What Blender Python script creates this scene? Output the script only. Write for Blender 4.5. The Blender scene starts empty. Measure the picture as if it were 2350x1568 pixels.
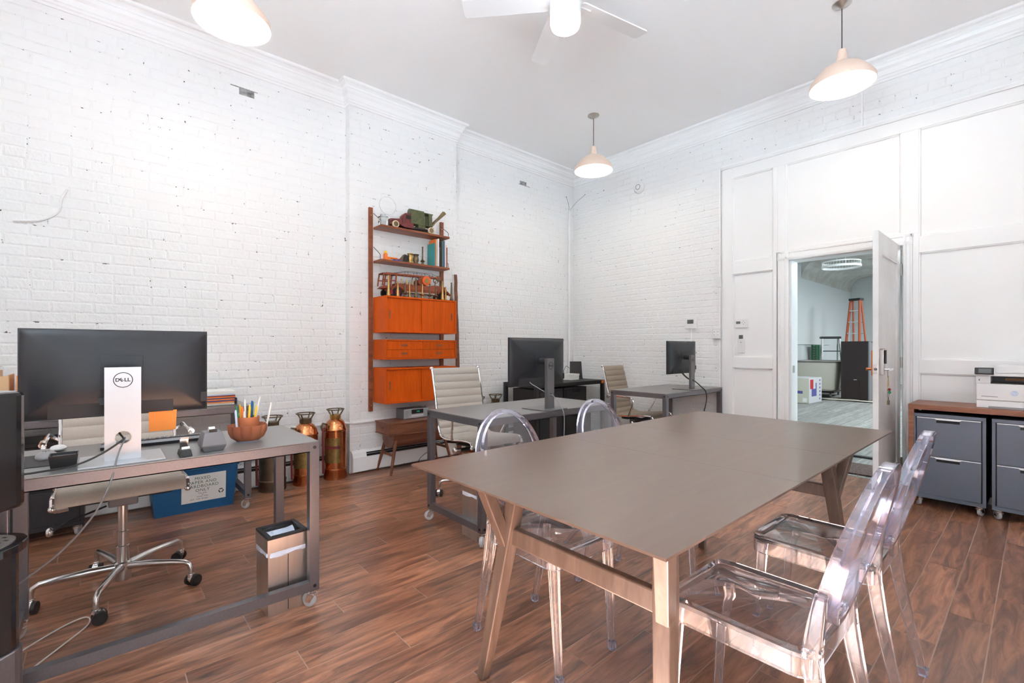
import bpy, bmesh, math, random
from mathutils import Vector, Matrix
random.seed(7)
R = math.radians
sc = bpy.context.scene
COL = sc.collection
# ------------------------------------------------------------------ camera
cam = bpy.data.cameras.new('camera'); camo = bpy.data.objects.new('camera', cam); COL.objects.link(camo)
camo.location = (4.351, -5.001, 1.17)
camo.rotation_euler = (R(90), 0, R(48.54))
cam.sensor_fit = 'HORIZONTAL'; cam.sensor_width = 36.0
cam.lens = 36.0 * 1069.0 / 2350.0
cam.shift_y = -(784.0 - 799.0) / 2350.0
cam.clip_start = 0.05
sc.camera = camo
# ------------------------------------------------------------------ sky, sun, exposure
wld = bpy.data.worlds.new('sky'); sc.world = wld; wld.use_nodes = True
wn = wld.node_tree.nodes; wl = wld.node_tree.links
bg = wn['Background']; bg.inputs['Color'].default_value = (0.82, 0.92, 1.0, 1); bg.inputs['Strength'].default_value = 2.7
sc.view_settings.view_transform = 'Standard'; sc.view_settings.look = 'None'
sc.view_settings.gamma = 1.0; sc.view_settings.use_curve_mapping = False
sc.view_settings.exposure = 0.06
sc.cycles.use_denoising = True
sc.cycles.max_bounces = 14; sc.cycles.diffuse_bounces = 6; sc.cycles.glossy_bounces = 6
sc.cycles.transmission_bounces = 14; sc.cycles.transparent_max_bounces = 16
sc.cycles.sample_clamp_indirect = 40.0
def portal(loc, rot, sx, sy):
    l = bpy.data.lights.new('window_portal', 'AREA'); l.shape = 'RECTANGLE'; l.size = sx; l.size_y = sy
    l.cycles.is_portal = True
    o = bpy.data.objects.new('window_portal', l); COL.objects.link(o); o.location = loc; o.rotation_euler = rot
YF = -6.3; XR = 5.7; ZC = 3.63      # front wall, right wall, ceiling
WIN = [(3.02, 4.75, 1.55, 3.40)]          # street front: x0, x1, z0, z1
WINR = (-5.9, -3.7, 0.65, 2.60)          # right-hand wall: y0, y1, z0, z1
for (a, b, c, d) in WIN:
    portal(((a + b) / 2, YF - 0.13, (c + d) / 2), (R(90), 0, 0), b - a, d - c)
portal((XR + 0.13, (WINR[0] + WINR[1]) / 2, (WINR[2] + WINR[3]) / 2), (R(90), 0, R(90)), WINR[1] - WINR[0], WINR[3] - WINR[2])
sun = bpy.data.lights.new('sun', 'SUN'); sun.energy = 170.0; sun.angle = R(1.5); sun.color = (0.79, 0.985, 1.14)
suno = bpy.data.objects.new('sun', sun); COL.objects.link(suno); suno.location = (2, -12, 9)
suno.rotation_euler = Vector((0.04, 1.0, -1.33)).to_track_quat('-Z', 'Y').to_euler()

# ------------------------------------------------------------------ mesh helpers
class MB:
    def __init__(s): s.v = []; s.f = []
    def add(s, vs, fs):
        o = len(s.v); s.v += [tuple(p) for p in vs]; s.f += [tuple(i + o for i in q) for q in fs]; return s
    def box(s, x0, x1, y0, y1, z0, z1):
        return s.add([(x0,y0,z0),(x1,y0,z0),(x1,y1,z0),(x0,y1,z0),(x0,y0,z1),(x1,y0,z1),(x1,y1,z1),(x0,y1,z1)],
                     [(0,3,2,1),(4,5,6,7),(0,1,5,4),(1,2,6,5),(2,3,7,6),(3,0,4,7)])
    def hexa(s, P): return s.add(P, [(0,3,2,1),(4,5,6,7),(0,1,5,4),(1,2,6,5),(2,3,7,6),(3,0,4,7)])
    def tube(s, pts, r, n=8, sq=False, cap=True):
        pts = [Vector(p) for p in pts]; m = len(pts); rs = r if isinstance(r, (list, tuple)) else [r] * m
        T = [(pts[min(i+1, m-1)] - pts[max(i-1, 0)]).normalized() for i in range(m)]
        up = Vector((0,0,1)) if abs(T[0].z) < .9 else Vector((1,0,0))
        A = T[0].cross(up).normalized(); vs = []
        for i in range(m):
            A = (A - T[i] * A.dot(T[i])).normalized(); B = T[i].cross(A)
            for k in range(n):
                t = 2 * math.pi * (k + (.5 if sq else 0)) / n
                vs.append(pts[i] + A * math.cos(t) * rs[i] + B * math.sin(t) * rs[i])
        fs = [(i*n+k, i*n+(k+1) % n, (i+1)*n+(k+1) % n, (i+1)*n+k) for i in range(m-1) for k in range(n)]
        if cap: fs += [tuple(range(n))[::-1], tuple(range((m-1)*n, m*n))]
        return s.add(vs, fs)
    def cyl(s, p0, p1, r0, r1=None, n=16): return s.tube([p0, p1], [r0, r0 if r1 is None else r1], n)
    def bar(s, p0, p1, w, h, w1=None, h1=None, up=(0,0,1)):
        p0 = Vector(p0); p1 = Vector(p1); t = (p1 - p0).normalized(); a = t.cross(Vector(up)).normalized(); b = a.cross(t)
        w1 = w if w1 is None else w1; h1 = h if h1 is None else h1
        q = lambda p, W, H: [p-a*W/2-b*H/2, p+a*W/2-b*H/2, p+a*W/2+b*H/2, p-a*W/2+b*H/2]
        return s.hexa(q(p0, w, h) + q(p1, w1, h1))
    def lathe(s, prof, n=24, c=(0,0,0), cap=True):
        m = len(prof); vs = [(c[0]+r*math.cos(2*math.pi*k/n), c[1]+r*math.sin(2*math.pi*k/n), c[2]+z) for r, z in prof for k in range(n)]
        fs = [(i*n+k, i*n+(k+1) % n, (i+1)*n+(k+1) % n, (i+1)*n+k) for i in range(m-1) for k in range(n)]
        if cap: fs += [tuple(range(n))[::-1], tuple(range((m-1)*n, m*n))]
        return s.add(vs, fs)
    def ball(s, c, rx, ry=None, rz=None, n=14, m=8):
        ry = rx if ry is None else ry; rz = rx if rz is None else rz; vs = []
        for i in range(m+1):
            t = math.pi * (i + .02) / (m + .04)
            for k in range(n):
                u = 2*math.pi*k/n; vs.append((c[0]+rx*math.sin(t)*math.cos(u), c[1]+ry*math.sin(t)*math.sin(u), c[2]+rz*math.cos(t)))
        fs = [(i*n+k, i*n+(k+1) % n, (i+1)*n+(k+1) % n, (i+1)*n+k) for i in range(m) for k in range(n)]
        return s.add(vs, fs + [tuple(range(n)), tuple(range(m*n, (m+1)*n))[::-1]])
    def prism(s, poly, axis, a, b):
        f = {'x': lambda p, t: (t, p[0], p[1]), 'y': lambda p, t: (p[0], t, p[1]), 'z': lambda p, t: (p[0], p[1], t)}[axis]
        n = len(poly); return s.add([f(p, a) for p in poly] + [f(p, b) for p in poly],
            [tuple(range(n)), tuple(range(n, 2*n))[::-1]] + [(i, (i+1) % n, n+(i+1) % n, n+i) for i in range(n)])
    def ring(s, c, Ro, Ri, axis, a, b, n=28, sx=1.0, sy=1.0):
        f = {'x': lambda u, v, t: (t, c[0]+u, c[1]+v), 'y': lambda u, v, t: (c[0]+u, t, c[1]+v), 'z': lambda u, v, t: (c[0]+u, c[1]+v, t)}[axis]
        vs = []
        for rr, t in ((Ro, a), (Ro, b), (Ri, b), (Ri, a)):
            vs += [f(rr*sx*math.cos(2*math.pi*k/n), rr*sy*math.sin(2*math.pi*k/n), t) for k in range(n)]
        return s.add(vs, [(j*n+k, j*n+(k+1) % n, ((j+1) % 4)*n+(k+1) % n, ((j+1) % 4)*n+k) for j in range(4) for k in range(n)])
    def xf(s, M):
        s.v = [tuple(M @ Vector(p)) for p in s.v]; return s
    def mesh(s, name, smooth=False):
        me = bpy.data.meshes.new(name); me.from_pydata(s.v, [], s.f)
        bm = bmesh.new(); bm.from_mesh(me); bmesh.ops.recalc_face_normals(bm, faces=bm.faces); bm.to_mesh(me); bm.free()
        if smooth:
            me.polygons.foreach_set('use_smooth', [True] * len(me.polygons)); me.set_sharp_from_angle(angle=R(38))
        return me
    def build(s, name, m, parent=None, smooth=False, bevel=0, seg=2):
        me = s.mesh(name, smooth); me.materials.append(MT[m])
        o = bpy.data.objects.new(name, me); COL.objects.link(o)
        if parent: o.parent = parent
        if bevel:
            b = o.modifiers.new('bevel', 'BEVEL'); b.width = bevel; b.segments = seg; b.limit_method = 'ANGLE'; b.angle_limit = R(40)
        return o
def tag(o, label=None, cat=None, group=None, kind=None):
    if label: o['label'] = label
    if cat: o['category'] = cat
    if group: o['group'] = group
    if kind: o['kind'] = kind
    return o
def thing(name, label, cat, loc=(0,0,0), rz=0, group=None):
    o = bpy.data.objects.new(name, None); COL.objects.link(o); o.location = loc; o.rotation_euler = (0,0,R(rz))
    o.empty_display_size = .05
    return tag(o, label, cat, group)
def struct(o): o['kind'] = 'structure'; return o
def copy_tree(o, parent=None):
    c = o.copy(); COL.objects.link(c); c.parent = parent
    for ch in list(o.children): copy_tree(ch, c)
    return c
def dup(o, loc, rz, label, group=None):
    c = copy_tree(o); c.location = loc; c.rotation_euler = (0,0,R(rz)); c['label'] = label
    if group: c['group'] = group
    return c
def text_mesh(txt, size, name, m, parent, M, ext=.0006, align='CENTER', sp=1.0, bold=0):
    cu = bpy.data.curves.new('txt', 'FONT'); cu.body = txt; cu.size = size; cu.extrude = ext; cu.align_x = align; cu.align_y = 'CENTER'
    cu.space_character = sp; cu.resolution_u = 3; cu.offset = bold
    t = bpy.data.objects.new('txt', cu); COL.objects.link(t)
    bpy.context.view_layer.update()
    me = bpy.data.meshes.new_from_object(t.evaluated_get(bpy.context.evaluated_depsgraph_get()))
    bpy.data.objects.remove(t); me.name = name; me.transform(M); me.materials.clear(); me.materials.append(MT[m])
    o = bpy.data.objects.new(name, me); COL.objects.link(o); o.parent = parent
    return o
FX = Matrix(((0,0,1,0),(1,0,0,0),(0,1,0,0),(0,0,0,1)))      # text plane onto a face looking along +X (text runs along +Y)
FY = Matrix(((1,0,0,0),(0,0,-1,0),(0,1,0,0),(0,0,0,1)))     # onto a face looking along -Y (text runs along +X)
def T3(x, y, z): return Matrix.Translation((x, y, z))

# ------------------------------------------------------------------ materials
MT = {}
def mat(name, col, rough=.5, metal=0, var=None, bump=None, spec=None, trans=0, ior=None, emit=None, coat=0, alpha=None, stretch=(1,1,1), rnd=0, sheen=0):
    m = bpy.data.materials.new(name); m.use_nodes = True; MT[name] = m
    N = m.node_tree.nodes; L = m.node_tree.links; b = N['Principled BSDF']
    c4 = tuple(col) + (1,)
    b.inputs['Base Color'].default_value = c4; b.inputs['Roughness'].default_value = rough; b.inputs['Metallic'].default_value = metal
    if spec is not None: b.inputs['Specular IOR Level'].default_value = spec
    if trans: b.inputs['Transmission Weight'].default_value = trans
    if ior: b.inputs['IOR'].default_value = ior
    if coat: b.inputs['Coat Weight'].default_value = coat; b.inputs['Coat Roughness'].default_value = .08
    if emit: b.inputs['Emission Color'].default_value = tuple(emit[0]) + (1,); b.inputs['Emission Strength'].default_value = emit[1]
    tc = N.new('ShaderNodeTexCoord'); mp = N.new('ShaderNodeMapping'); mp.inputs['Scale'].default_value = stretch
    L.new(tc.outputs['Object'], mp.inputs['Vector'])
    src = mp.outputs['Vector']
    if rnd:
        oi = N.new('ShaderNodeObjectInfo'); ml = N.new('ShaderNodeMath'); ml.operation = 'MULTIPLY'; ml.inputs[1].default_value = 61.7
        L.new(oi.outputs['Random'], ml.inputs[0])
        va = N.new('ShaderNodeVectorMath'); va.operation = 'ADD'; L.new(src, va.inputs[0]); L.new(ml.outputs[0], va.inputs[1]); src = va.outputs[0]
    if var:                                   # (scale, colour2, detail)
        nz = N.new('ShaderNodeTexNoise'); nz.inputs['Scale'].default_value = var[0]; nz.inputs['Detail'].default_value = var[2] if len(var) > 2 else 4
        L.new(src, nz.inputs['Vector'])
        rp = N.new('ShaderNodeValToRGB'); rp.color_ramp.elements[0].position = .35; rp.color_ramp.elements[1].position = .68
        rp.color_ramp.elements[0].color = c4; rp.color_ramp.elements[1].color = tuple(var[1]) + (1,)
        L.new(nz.outputs['Fac'], rp.inputs['Fac']); L.new(rp.outputs['Color'], b.inputs['Base Color'])
    if bump:                                  # (scale, strength)
        n2 = N.new('ShaderNodeTexNoise'); n2.inputs['Scale'].default_value = bump[0]; n2.inputs['Detail'].default_value = 5
        L.new(src, n2.inputs['Vector'])
        bp = N.new('ShaderNodeBump'); bp.inputs['Strength'].default_value = bump[1]; bp.inputs['Distance'].default_value = .01
        L.new(n2.outputs['Fac'], bp.inputs['Height']); L.new(bp.outputs['Normal'], b.inputs['Normal'])
    return m
def ramp_mat(name, stops, scale, stretch, rough=.4, detail=6, rnd=True, coat=0, distort=.6, bump=.05, tint=.25):
    m = bpy.data.materials.new(name); m.use_nodes = True; MT[name] = m
    N = m.node_tree.nodes; L = m.node_tree.links; b = N['Principled BSDF']; b.inputs['Roughness'].default_value = rough
    if coat: b.inputs['Coat Weight'].default_value = coat; b.inputs['Coat Roughness'].default_value = .15
    tc = N.new('ShaderNodeTexCoord'); mp = N.new('ShaderNodeMapping'); mp.inputs['Scale'].default_value = stretch
    L.new(tc.outputs['Object'], mp.inputs['Vector']); src = mp.outputs['Vector']
    oi = N.new('ShaderNodeObjectInfo')
    if rnd:
        ml = N.new('ShaderNodeMath'); ml.operation = 'MULTIPLY'; ml.inputs[1].default_value = 83.1; L.new(oi.outputs['Random'], ml.inputs[0])
        va = N.new('ShaderNodeVectorMath'); va.operation = 'ADD'; L.new(src, va.inputs[0]); L.new(ml.outputs[0], va.inputs[1]); src = va.outputs[0]
    nz = N.new('ShaderNodeTexNoise'); nz.inputs['Scale'].default_value = scale; nz.inputs['Detail'].default_value = detail
    nz.inputs['Roughness'].default_value = .62; nz.inputs['Distortion'].default_value = distort
    L.new(src, nz.inputs['Vector'])
    rp = N.new('ShaderNodeValToRGB'); cr = rp.color_ramp
    while len(cr.elements) < len(stops): cr.elements.new(.5)
    for e, (p, c) in zip(cr.elements, stops): e.position = p; e.color = tuple(c) + (1,)
    L.new(nz.outputs['Fac'], rp.inputs['Fac'])
    if rnd and tint:
        mr = N.new('ShaderNodeMapRange'); mr.inputs[3].default_value = 1 - tint; mr.inputs[4].default_value = 1 + tint
        L.new(oi.outputs['Random'], mr.inputs[0])
        hs = N.new('ShaderNodeHueSaturation'); L.new(mr.outputs[0], hs.inputs['Value']); L.new(rp.outputs['Color'], hs.inputs['Color'])
        L.new(hs.outputs['Color'], b.inputs['Base Color'])
    else: L.new(rp.outputs['Color'], b.inputs['Base Color'])
    if bump:
        bp = N.new('ShaderNodeBump'); bp.inputs['Strength'].default_value = bump; bp.inputs['Distance'].default_value = .005
        L.new(nz.outputs['Fac'], bp.inputs['Height']); L.new(bp.outputs['Normal'], b.inputs['Normal'])
    return m
mat('brick_paint', (.825,.825,.82), .55, bump=(38, .35), rnd=1)
mat('paint', (.87,.87,.865), .45, bump=(60, .04))
mat('ceiling_paint', (.93,.93,.93), .7, bump=(80, .03))
mat('trim_paint', (.87,.87,.865), .38)
mat('door_paint', (.80,.80,.79), .35, var=(3, (.70,.69,.67)))
# mortar: painted, with the missed dark pin holes and cracks along the joints
m = mat('mortar', (.815,.815,.81), .7, bump=(70, .5)); N = m.node_tree.nodes; L = m.node_tree.links
nz = N.new('ShaderNodeTexNoise'); nz.inputs['Scale'].default_value = 24; nz.inputs['Detail'].default_value = 3; nz.inputs['Roughness'].default_value = .7
tc = [n for n in N if n.type == 'TEX_COORD'][0]; L.new(tc.outputs['Object'], nz.inputs['Vector'])
rp = N.new('ShaderNodeValToRGB'); rp.color_ramp.elements[0].position = .63; rp.color_ramp.elements[1].position = .67
rp.color_ramp.elements[0].color = (.815,.815,.81,1); rp.color_ramp.elements[1].color = (.05,.05,.05,1)
L.new(nz.outputs['Fac'], rp.inputs['Fac']); L.new(rp.outputs['Color'], N['Principled BSDF'].inputs['Base Color'])
mat('raw_mortar', (.42,.41,.40), .9, var=(22, (.13,.13,.13)), bump=(40, .8))
mat('grout', (.46,.33,.26), .8)
ramp_mat('floor_wood', [(.25,(.070,.038,.027)), (.42,(.205,.090,.052)), (.58,(.39,.172,.094)), (.78,(.57,.285,.17))], 3.2, (7.5,.95,1), .30, 9, tint=.26, distort=1.1)
MT['floor_wood'].node_tree.nodes['Principled BSDF'].inputs['Specular IOR Level'].default_value = .85
ramp_mat('teak', [(.3,(.50,.066,.001)), (.5,(.58,.080,.001)), (.7,(.66,.100,.003))], 4, (1,9,.9), .52, 6, tint=.06, distort=.3)
MT['teak'].node_tree.nodes['Principled BSDF'].inputs['Specular IOR Level'].default_value = .2
ramp_mat('teak_dark', [(.3,(.17,.043,.016)), (.5,(.25,.066,.022)), (.7,(.33,.098,.034))], 4, (6,.8,6), .42, 6, tint=.08, distort=.3)
ramp_mat('walnut', [(.3,(.19,.062,.030)), (.5,(.29,.105,.050)), (.7,(.38,.155,.080))], 5, (.7,7,7), .4, 6, tint=.05, distort=.3)
ramp_mat('side_wood', [(.3,(.12,.042,.020)), (.5,(.185,.064,.030)), (.7,(.25,.092,.044))], 5, (6,.7,6), .45, 6, tint=.06, distort=.3)
ramp_mat('table_wood', [(.3,(.150,.094,.068)), (.5,(.160,.102,.075)), (.7,(.172,.112,.084))], 4, (9,.8,4), .34, 7, rnd=False, distort=.2, bump=.02, coat=.25)
ramp_mat('leg_wood', [(.3,(.105,.070,.052)), (.5,(.145,.098,.073)), (.7,(.19,.132,.10))], 5, (6,6,.8), .34, 6, tint=.05, distort=.2, coat=.2)
mat('carbon', (.20,.195,.215), .32, .75, var=(120, (.22,.215,.235)))
mat('carbon_top', (.24,.235,.23), .34, .35, var=(160, (.26,.255,.25)))
mat('dark_metal', (.035,.035,.04), .4, .4)
mat('chrome', (.82,.82,.83), .09, 1)
mat('alu', (.62,.61,.60), .22, 1, var=(40, (.70,.69,.68)))
mat('silver', (.55,.56,.58), .36, .6)
mat('grey_stand', (.20,.195,.20), .35, .7)
mat('steel', (.66,.64,.62), .32, 1, var=(30, (.74,.72,.70)), stretch=(1,1,.08))
mat('nickel', (.55,.53,.50), .28, 1)
mat('black', (.012,.012,.013), .42)
mat('black_gloss', (.008,.008,.010), .12, coat=.5)
mat('black_soft', (.022,.022,.024), .6)
mat('screen_shell', (.011,.013,.017), .34, var=(300, (.015,.017,.021)))
mat('screen', (.006,.006,.007), .15)
mat('taupe', (.44,.40,.35), .62, var=(260, (.50,.455,.40)), bump=(300, .12))
mat('taupe_brown', (.33,.265,.20), .62, var=(260, (.38,.31,.24)), bump=(300, .12))
mat('acrylic', (.95,.95,.995), .015, trans=.968, ior=1.49)
mat('acrylic_edge', (.84,.84,.995), .02, trans=.955, ior=1.49)
mat('glass', (.93,.96,.96), .02, trans=1, ior=1.45)
mat('blue_plastic', (.010,.10,.26), .42, bump=(90, .1))
mat('paper', (.80,.80,.77), .7)
mat('manila', (.72,.47,.26), .7)
mat('orange_note', (1.0,.33,.06), .6)
mat('orange', (.85,.20,.03), .5)
mat('ink_green', (.03,.13,.10), .6)
mat('ink', (.02,.02,.025), .6)
mat('copper', (.66,.26,.11), .20, 1, var=(9, (.47,.17,.07), 7))
mat('copper_dull', (.22,.15,.10), .42, .8, var=(14, (.13,.10,.065), 7))
mat('brass', (.60,.40,.15), .28, 1, var=(30, (.42,.27,.10)))
mat('brass_dark', (.22,.17,.10), .42, .85, var=(30, (.13,.10,.06)))
mat('brass_plate', (.40,.28,.10), .34, .9, var=(60, (.24,.17,.07)))
mat('red_band', (.20,.035,.035), .5, .3)
mat('terracotta', (.45,.155,.065), .6, var=(14, (.32,.09,.04)), stretch=(1,1,.3))
mat('terra_plain', (.52,.17,.07), .6)
mat('glaze', (.62,.50,.40), .4)
mat('bag', (.78,.86,1.0), .35, bump=(20, .6))
mat('white_plastic', (.80,.80,.80), .35)
mat('lcd', (.12,.13,.13), .3)
mat('grey_plastic', (.33,.33,.34), .45)
mat('mid_grey', (.16,.16,.17), .45)
mat('slate', (.135,.165,.215), .36, .35, var=(220, (.15,.18,.23)))
mat('white_edge', (.92,.93,.95), .3)
mat('shade_outer', (.86,.66,.54), .35, .15)
mat('shade_inner', (.93,.92,.90), .5)
mat('bulb', (1,.95,.88), .3, emit=((1,.93,.82), 26))
mat('lamp_dome', (1,1,1), .3, emit=((1,.98,.95), 7))
mat('cord', (.03,.03,.03), .5)
mat('cable_white', (.75,.74,.70), .5)
mat('rubber', (.50,.51,.52), .5)
mat('wheel_dark', (.02,.02,.02), .5)
mat('toy_red', (.20,.030,.028), .5, var=(25, (.11,.02,.02)))
mat('toy_green', (.115,.125,.050), .55, var=(25, (.065,.075,.03)))
mat('toy_cream', (.74,.58,.38), .5)
mat('engine_red', (.33,.065,.018), .5, var=(18, (.17,.035,.012)))
mat('engine_orange', (.74,.11,.012), .4)
mat('dark_red', (.25,.01,.012), .35)
mat('teal', (.05,.32,.32), .6); mat('book_orange', (.82,.20,.03), .6); mat('book_green', (.09,.16,.12), .6)
mat('book_blue', (.05,.08,.22), .6); mat('book_pink', (.65,.33,.26), .6); mat('book_dark', (.05,.03,.028), .6)
mat('yellow', (.85,.52,.02), .5); mat('pen_green', (.01,.25,.09), .4); mat('pen_blue', (.02,.08,.42), .4); mat('pale_blue', (.52,.62,.80), .4)
mat('led_green', (.0,.2,.15), .4, emit=((.02,.75,.55), .5))
mat('garage_wall', (.66,.70,.71), .6, bump=(8, .1)); mat('garage_brick', (.55,.57,.56), .7, bump=(30, .4))
mat('garage_beam', (.62,.62,.59), .7, var=(3, (.46,.45,.41)))
ramp_mat('garage_floor', [(.3,(.16,.165,.155)), (.5,(.25,.255,.24)), (.72,(.34,.345,.325))], 4, (8,.7,1), .7, 7, tint=.12)
mat('ladder_orange', (.42,.085,.028), .5); mat('green_plastic', (.01,.12,.045), .5)
mat('canvas', (.60,.57,.48), .8, bump=(20, .4)); mat('cabinet_dark', (.020,.010,.009), .45)
mat('carton', (.55,.55,.56), .7); mat('carton_side', (.60,.57,.47), .7); mat('print_blue', (.10,.10,.30), .6); mat('print_red', (.45,.03,.04), .6)
mat('mat_weave', (.16,.10,.08), .9, var=(60, (.03,.02,.02)))
mat('hazard', (.60,.33,.18), .7); mat('cloth', (.50,.47,.40), .9, bump=(12, .8))
mat('bounce_asphalt', (.15,.15,.15), .9, var=(1.5, (.12,.12,.12)), bump=(20, .3))  # ground kept darker on this side to cut bounce onto the left wall
mat('bounce_pavement', (.40,.40,.40), .9, var=(1.5, (.34,.34,.34)), bump=(20, .3))
mat('pane', (1,1,1), .0, trans=1, ior=1.02)
# window glass: clear sheet with a faint reflection
m = MT['pane']; N = m.node_tree.nodes; L = m.node_tree.links; N.remove(N['Principled BSDF'])
tr = N.new('ShaderNodeBsdfTransparent'); gl = N.new('ShaderNodeBsdfGlossy'); gl.inputs['Roughness'].default_value = .02
mx = N.new('ShaderNodeMixShader'); mx.inputs[0].default_value = .06
L.new(tr.outputs[0], mx.inputs[1]); L.new(gl.outputs[0], mx.inputs[2]); L.new(mx.outputs[0], N['Material Output'].inputs['Surface'])

# ================================================================== STRUCTURE
C0 = Vector((4.351, -5.001, 1.17))
# ---- floor: grout bed with every plank laid on it
fl = struct(MB().box(-.15, XR, YF, .14, -.06, -.0012).build('floor', 'grout'))
PW, PL = .136, .92
pm = []
for k in range(3):
    g = .0011
    pm.append(MB().hexa([(g,g,-.02),(PW-g,g,-.02),(PW-g,PL-g,-.02),(g,PL-g,-.02),(g+.001,g+.001,0),(PW-g-.001,g+.001,0),(PW-g-.001,PL-g-.001,0),(g+.001,PL-g-.001,0)]).mesh('plank'))
    pm[-1].materials.append(MT['floor_wood'])
cols = []
x = 4.083 - 30 * PW
while x > 0: x -= PW
npl = 0; i = 0
rest = MB()
while x < XR:
    off = (-(i * .37) % 1.0) * PL
    y = YF - off
    while y < .14:
        y0 = max(y, YF); y1 = min(y + PL, .14); x0 = max(x, 0); x1 = min(x + PW, XR)
        if y1 - y0 > .03 and x1 - x0 > .02:
            cx_, cy_ = (x0+x1)/2, (y0+y1)/2
            o = bpy.data.objects.new('plank', pm[npl % 3]); COL.objects.link(o); o.parent = fl
            o.location = (x0, y0, 0); o.scale = ((x1-x0)/PW, (y1-y0)/PL, 1); npl += 1
        y += PL
    x += PW; i += 1
# ---- painted brick
BH = .0705
def brick_variants(seed, n=7):
    rr = random.Random(seed); out = []
    for k in range(n):
        j = lambda a: rr.uniform(-a, a)
        P = []
        # local: x = along wall 0..1, z 0..1, y = out of the wall (face at 0, back at -1 scaled)
        w, h = .2, BH - .006
        b = .0075
        base = [(0, 0), (w, 0), (w, h), (0, h)]
        ring0 = [(u, -.02, v) for u, v in base]
        ring1 = [(u + j(.001), -.0019 + j(.0005), v + j(.0012)) for u, v in base]
        mid = []
        for (u, v), (su, sv) in zip(base, ((1,1),(-1,1),(-1,-1),(1,-1))):
            mid.append((u + su*(b + j(.0018)), j(.0008), v + sv*(b + j(.0018))))
        vs = ring0 + ring1 + mid
        fs = [(0+i, (i+1) % 4, 4+(i+1) % 4, 4+i) for i in range(4)] + [(4+i, 4+(i+1) % 4, 8+(i+1) % 4, 8+i) for i in range(4)] + [(8,9,10,11)]
        out.append((vs, fs))
    return out
BV = brick_variants(3)
BMESH = []
for vs, fs in BV:
    q = MB(); q.add(vs, fs); me = q.mesh('brick'); me.materials.append(MT['brick_paint']); BMESH.append(me)
def project(p):
    v = Vector(p) - C0; a = R(138.54); d = v.x*math.cos(a) + v.y*math.sin(a); r = v.x*math.sin(a) - v.y*math.cos(a)
    return (d, 1175 + 1069*r/d, 799 - 1069*v.z/d) if d > .1 else (99, -9999, 0)
def brick_wall(parent, origin, ang, length, z0, z1, keep=None, limit=300, seed=1, skip=()):
    """courses along +u from origin; wall faces to the local -y side turned by ang; keep(u,z) says where bricks lie"""
    rr = random.Random(seed); M = Matrix.Translation(origin) @ Matrix.Rotation(ang, 4, 'Z') @ Matrix.Scale(-1, 4, (0,1,0))
    items = []
    z = z0; row = 0
    while z < z1 - .012:
        h = min(BH, z1 - z); header = row % 6 == 4
        pitch = .104 if header else .2105
        u = -((row * .5) % 1) * pitch + rr.uniform(-.012, .012)
        while u < length - .004:
            ua = max(u, 0); ub = min(u + pitch - .007, length)
            if ub - ua > .02 and (keep is None or keep((ua+ub)/2, z + h/2)):
                items.append((ua, ub, z, h))
            u += pitch + rr.uniform(-.004, .004)
        z += BH; row += 1
    def score(it):
        p = M @ Vector(((it[0]+it[1])/2, 0, it[2] + it[3]/2)); d, X, Y = project(p)
        inside = -20 < X < 2370 and -20 < Y < 1200
        return (0 if inside else 50) + d
    items.sort(key=score)
    rest = MB()
    for n, (ua, ub, z, h) in enumerate(items):
        if any(abs((ua+ub)/2 - a) < .06 + .5*(ub-ua)*0 and abs(z + h/2 - b) < BH*.55 for a, b in skip): continue
        S = Matrix.Diagonal(((ub-ua)/.2, 1, min(1, (h-.004)/(BH-.007)), 1)); off = rr.uniform(-.0007, .0007)
        W = M @ T3(ua, 0, z + .003) @ S
        k = rr.randrange(len(BV))
        if n < limit:
            o = bpy.data.objects.new('brick', BMESH[k]); COL.objects.link(o); o.parent = parent; o.matrix_world = W @ T3(0, off, 0)
        else:
            rest.add([W @ Vector((a, b + off, c)) for a, b, c in BV[k][0]], BV[k][1])
    if rest.v:
        o = rest.build('brickwork', 'brick_paint', parent); o['kind'] = 'stuff'
# left wall: faces +X.  u runs along +Y -> rotate +90: local x->+Y, local -y -> +X
PA, PB, PD = -3.262, -2.065, .10
wl_ = struct(MB().box(-.20, -.0024, YF, .0, 0, ZC).build('wall_left', 'mortar'))
brick_wall(wl_, (0, YF, 0), R(90), -YF, 0, 3.44, keep=lambda u, z: not (PA + .02 < u + YF < PB - .02), seed=4,
           skip=((-4.11 - YF, 3.29), (-.95 - YF, 3.26)))
wc = struct(MB().box(-.01, PD - .0024, PA + .0024, PB - .0024, 0, ZC).build('wall_chimney', 'mortar'))
brick_wall(wc, (PD, PA, 0), R(90), PB - PA, 0, 3.44, seed=9)
brick_wall(wc, (0, PA, 0), R(0), PD - .002, 0, 3.44, seed=10, limit=0)
q = MB(); q.ring((-2.88, 2.572), .088, .0868, 'x', PD - .001, PD + .0015, 48); q.build('patched_hole', 'raw_mortar', wc)
# where two bricks are missing the raw hollow shows
for (a, b) in ((-4.11, 3.29), (-.95, 3.26)):
    h = MB(); h.box(-.0023, -.0019, a - .10, a + .10, b - .032, b + .032); h.build('brick_hollow', 'raw_mortar', wl_)
# back wall with the door opening
DX0, DX1, DZ = 2.755, 3.612, 2.03
wb = MB(); wb.box(-.2, DX0, .0024, .14, 0, ZC); wb.box(DX1, XR + .2, .0024, .14, 0, ZC); wb.box(DX0, DX1, .0024, .14, DZ, ZC)
wb = struct(wb.build('wall_back', 'mortar'))
brick_wall(wb, (0, 0, 0), 0, XR, 0, 3.44, keep=lambda u, z: u < 2.115 or z > 3.10, seed=15)
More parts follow.
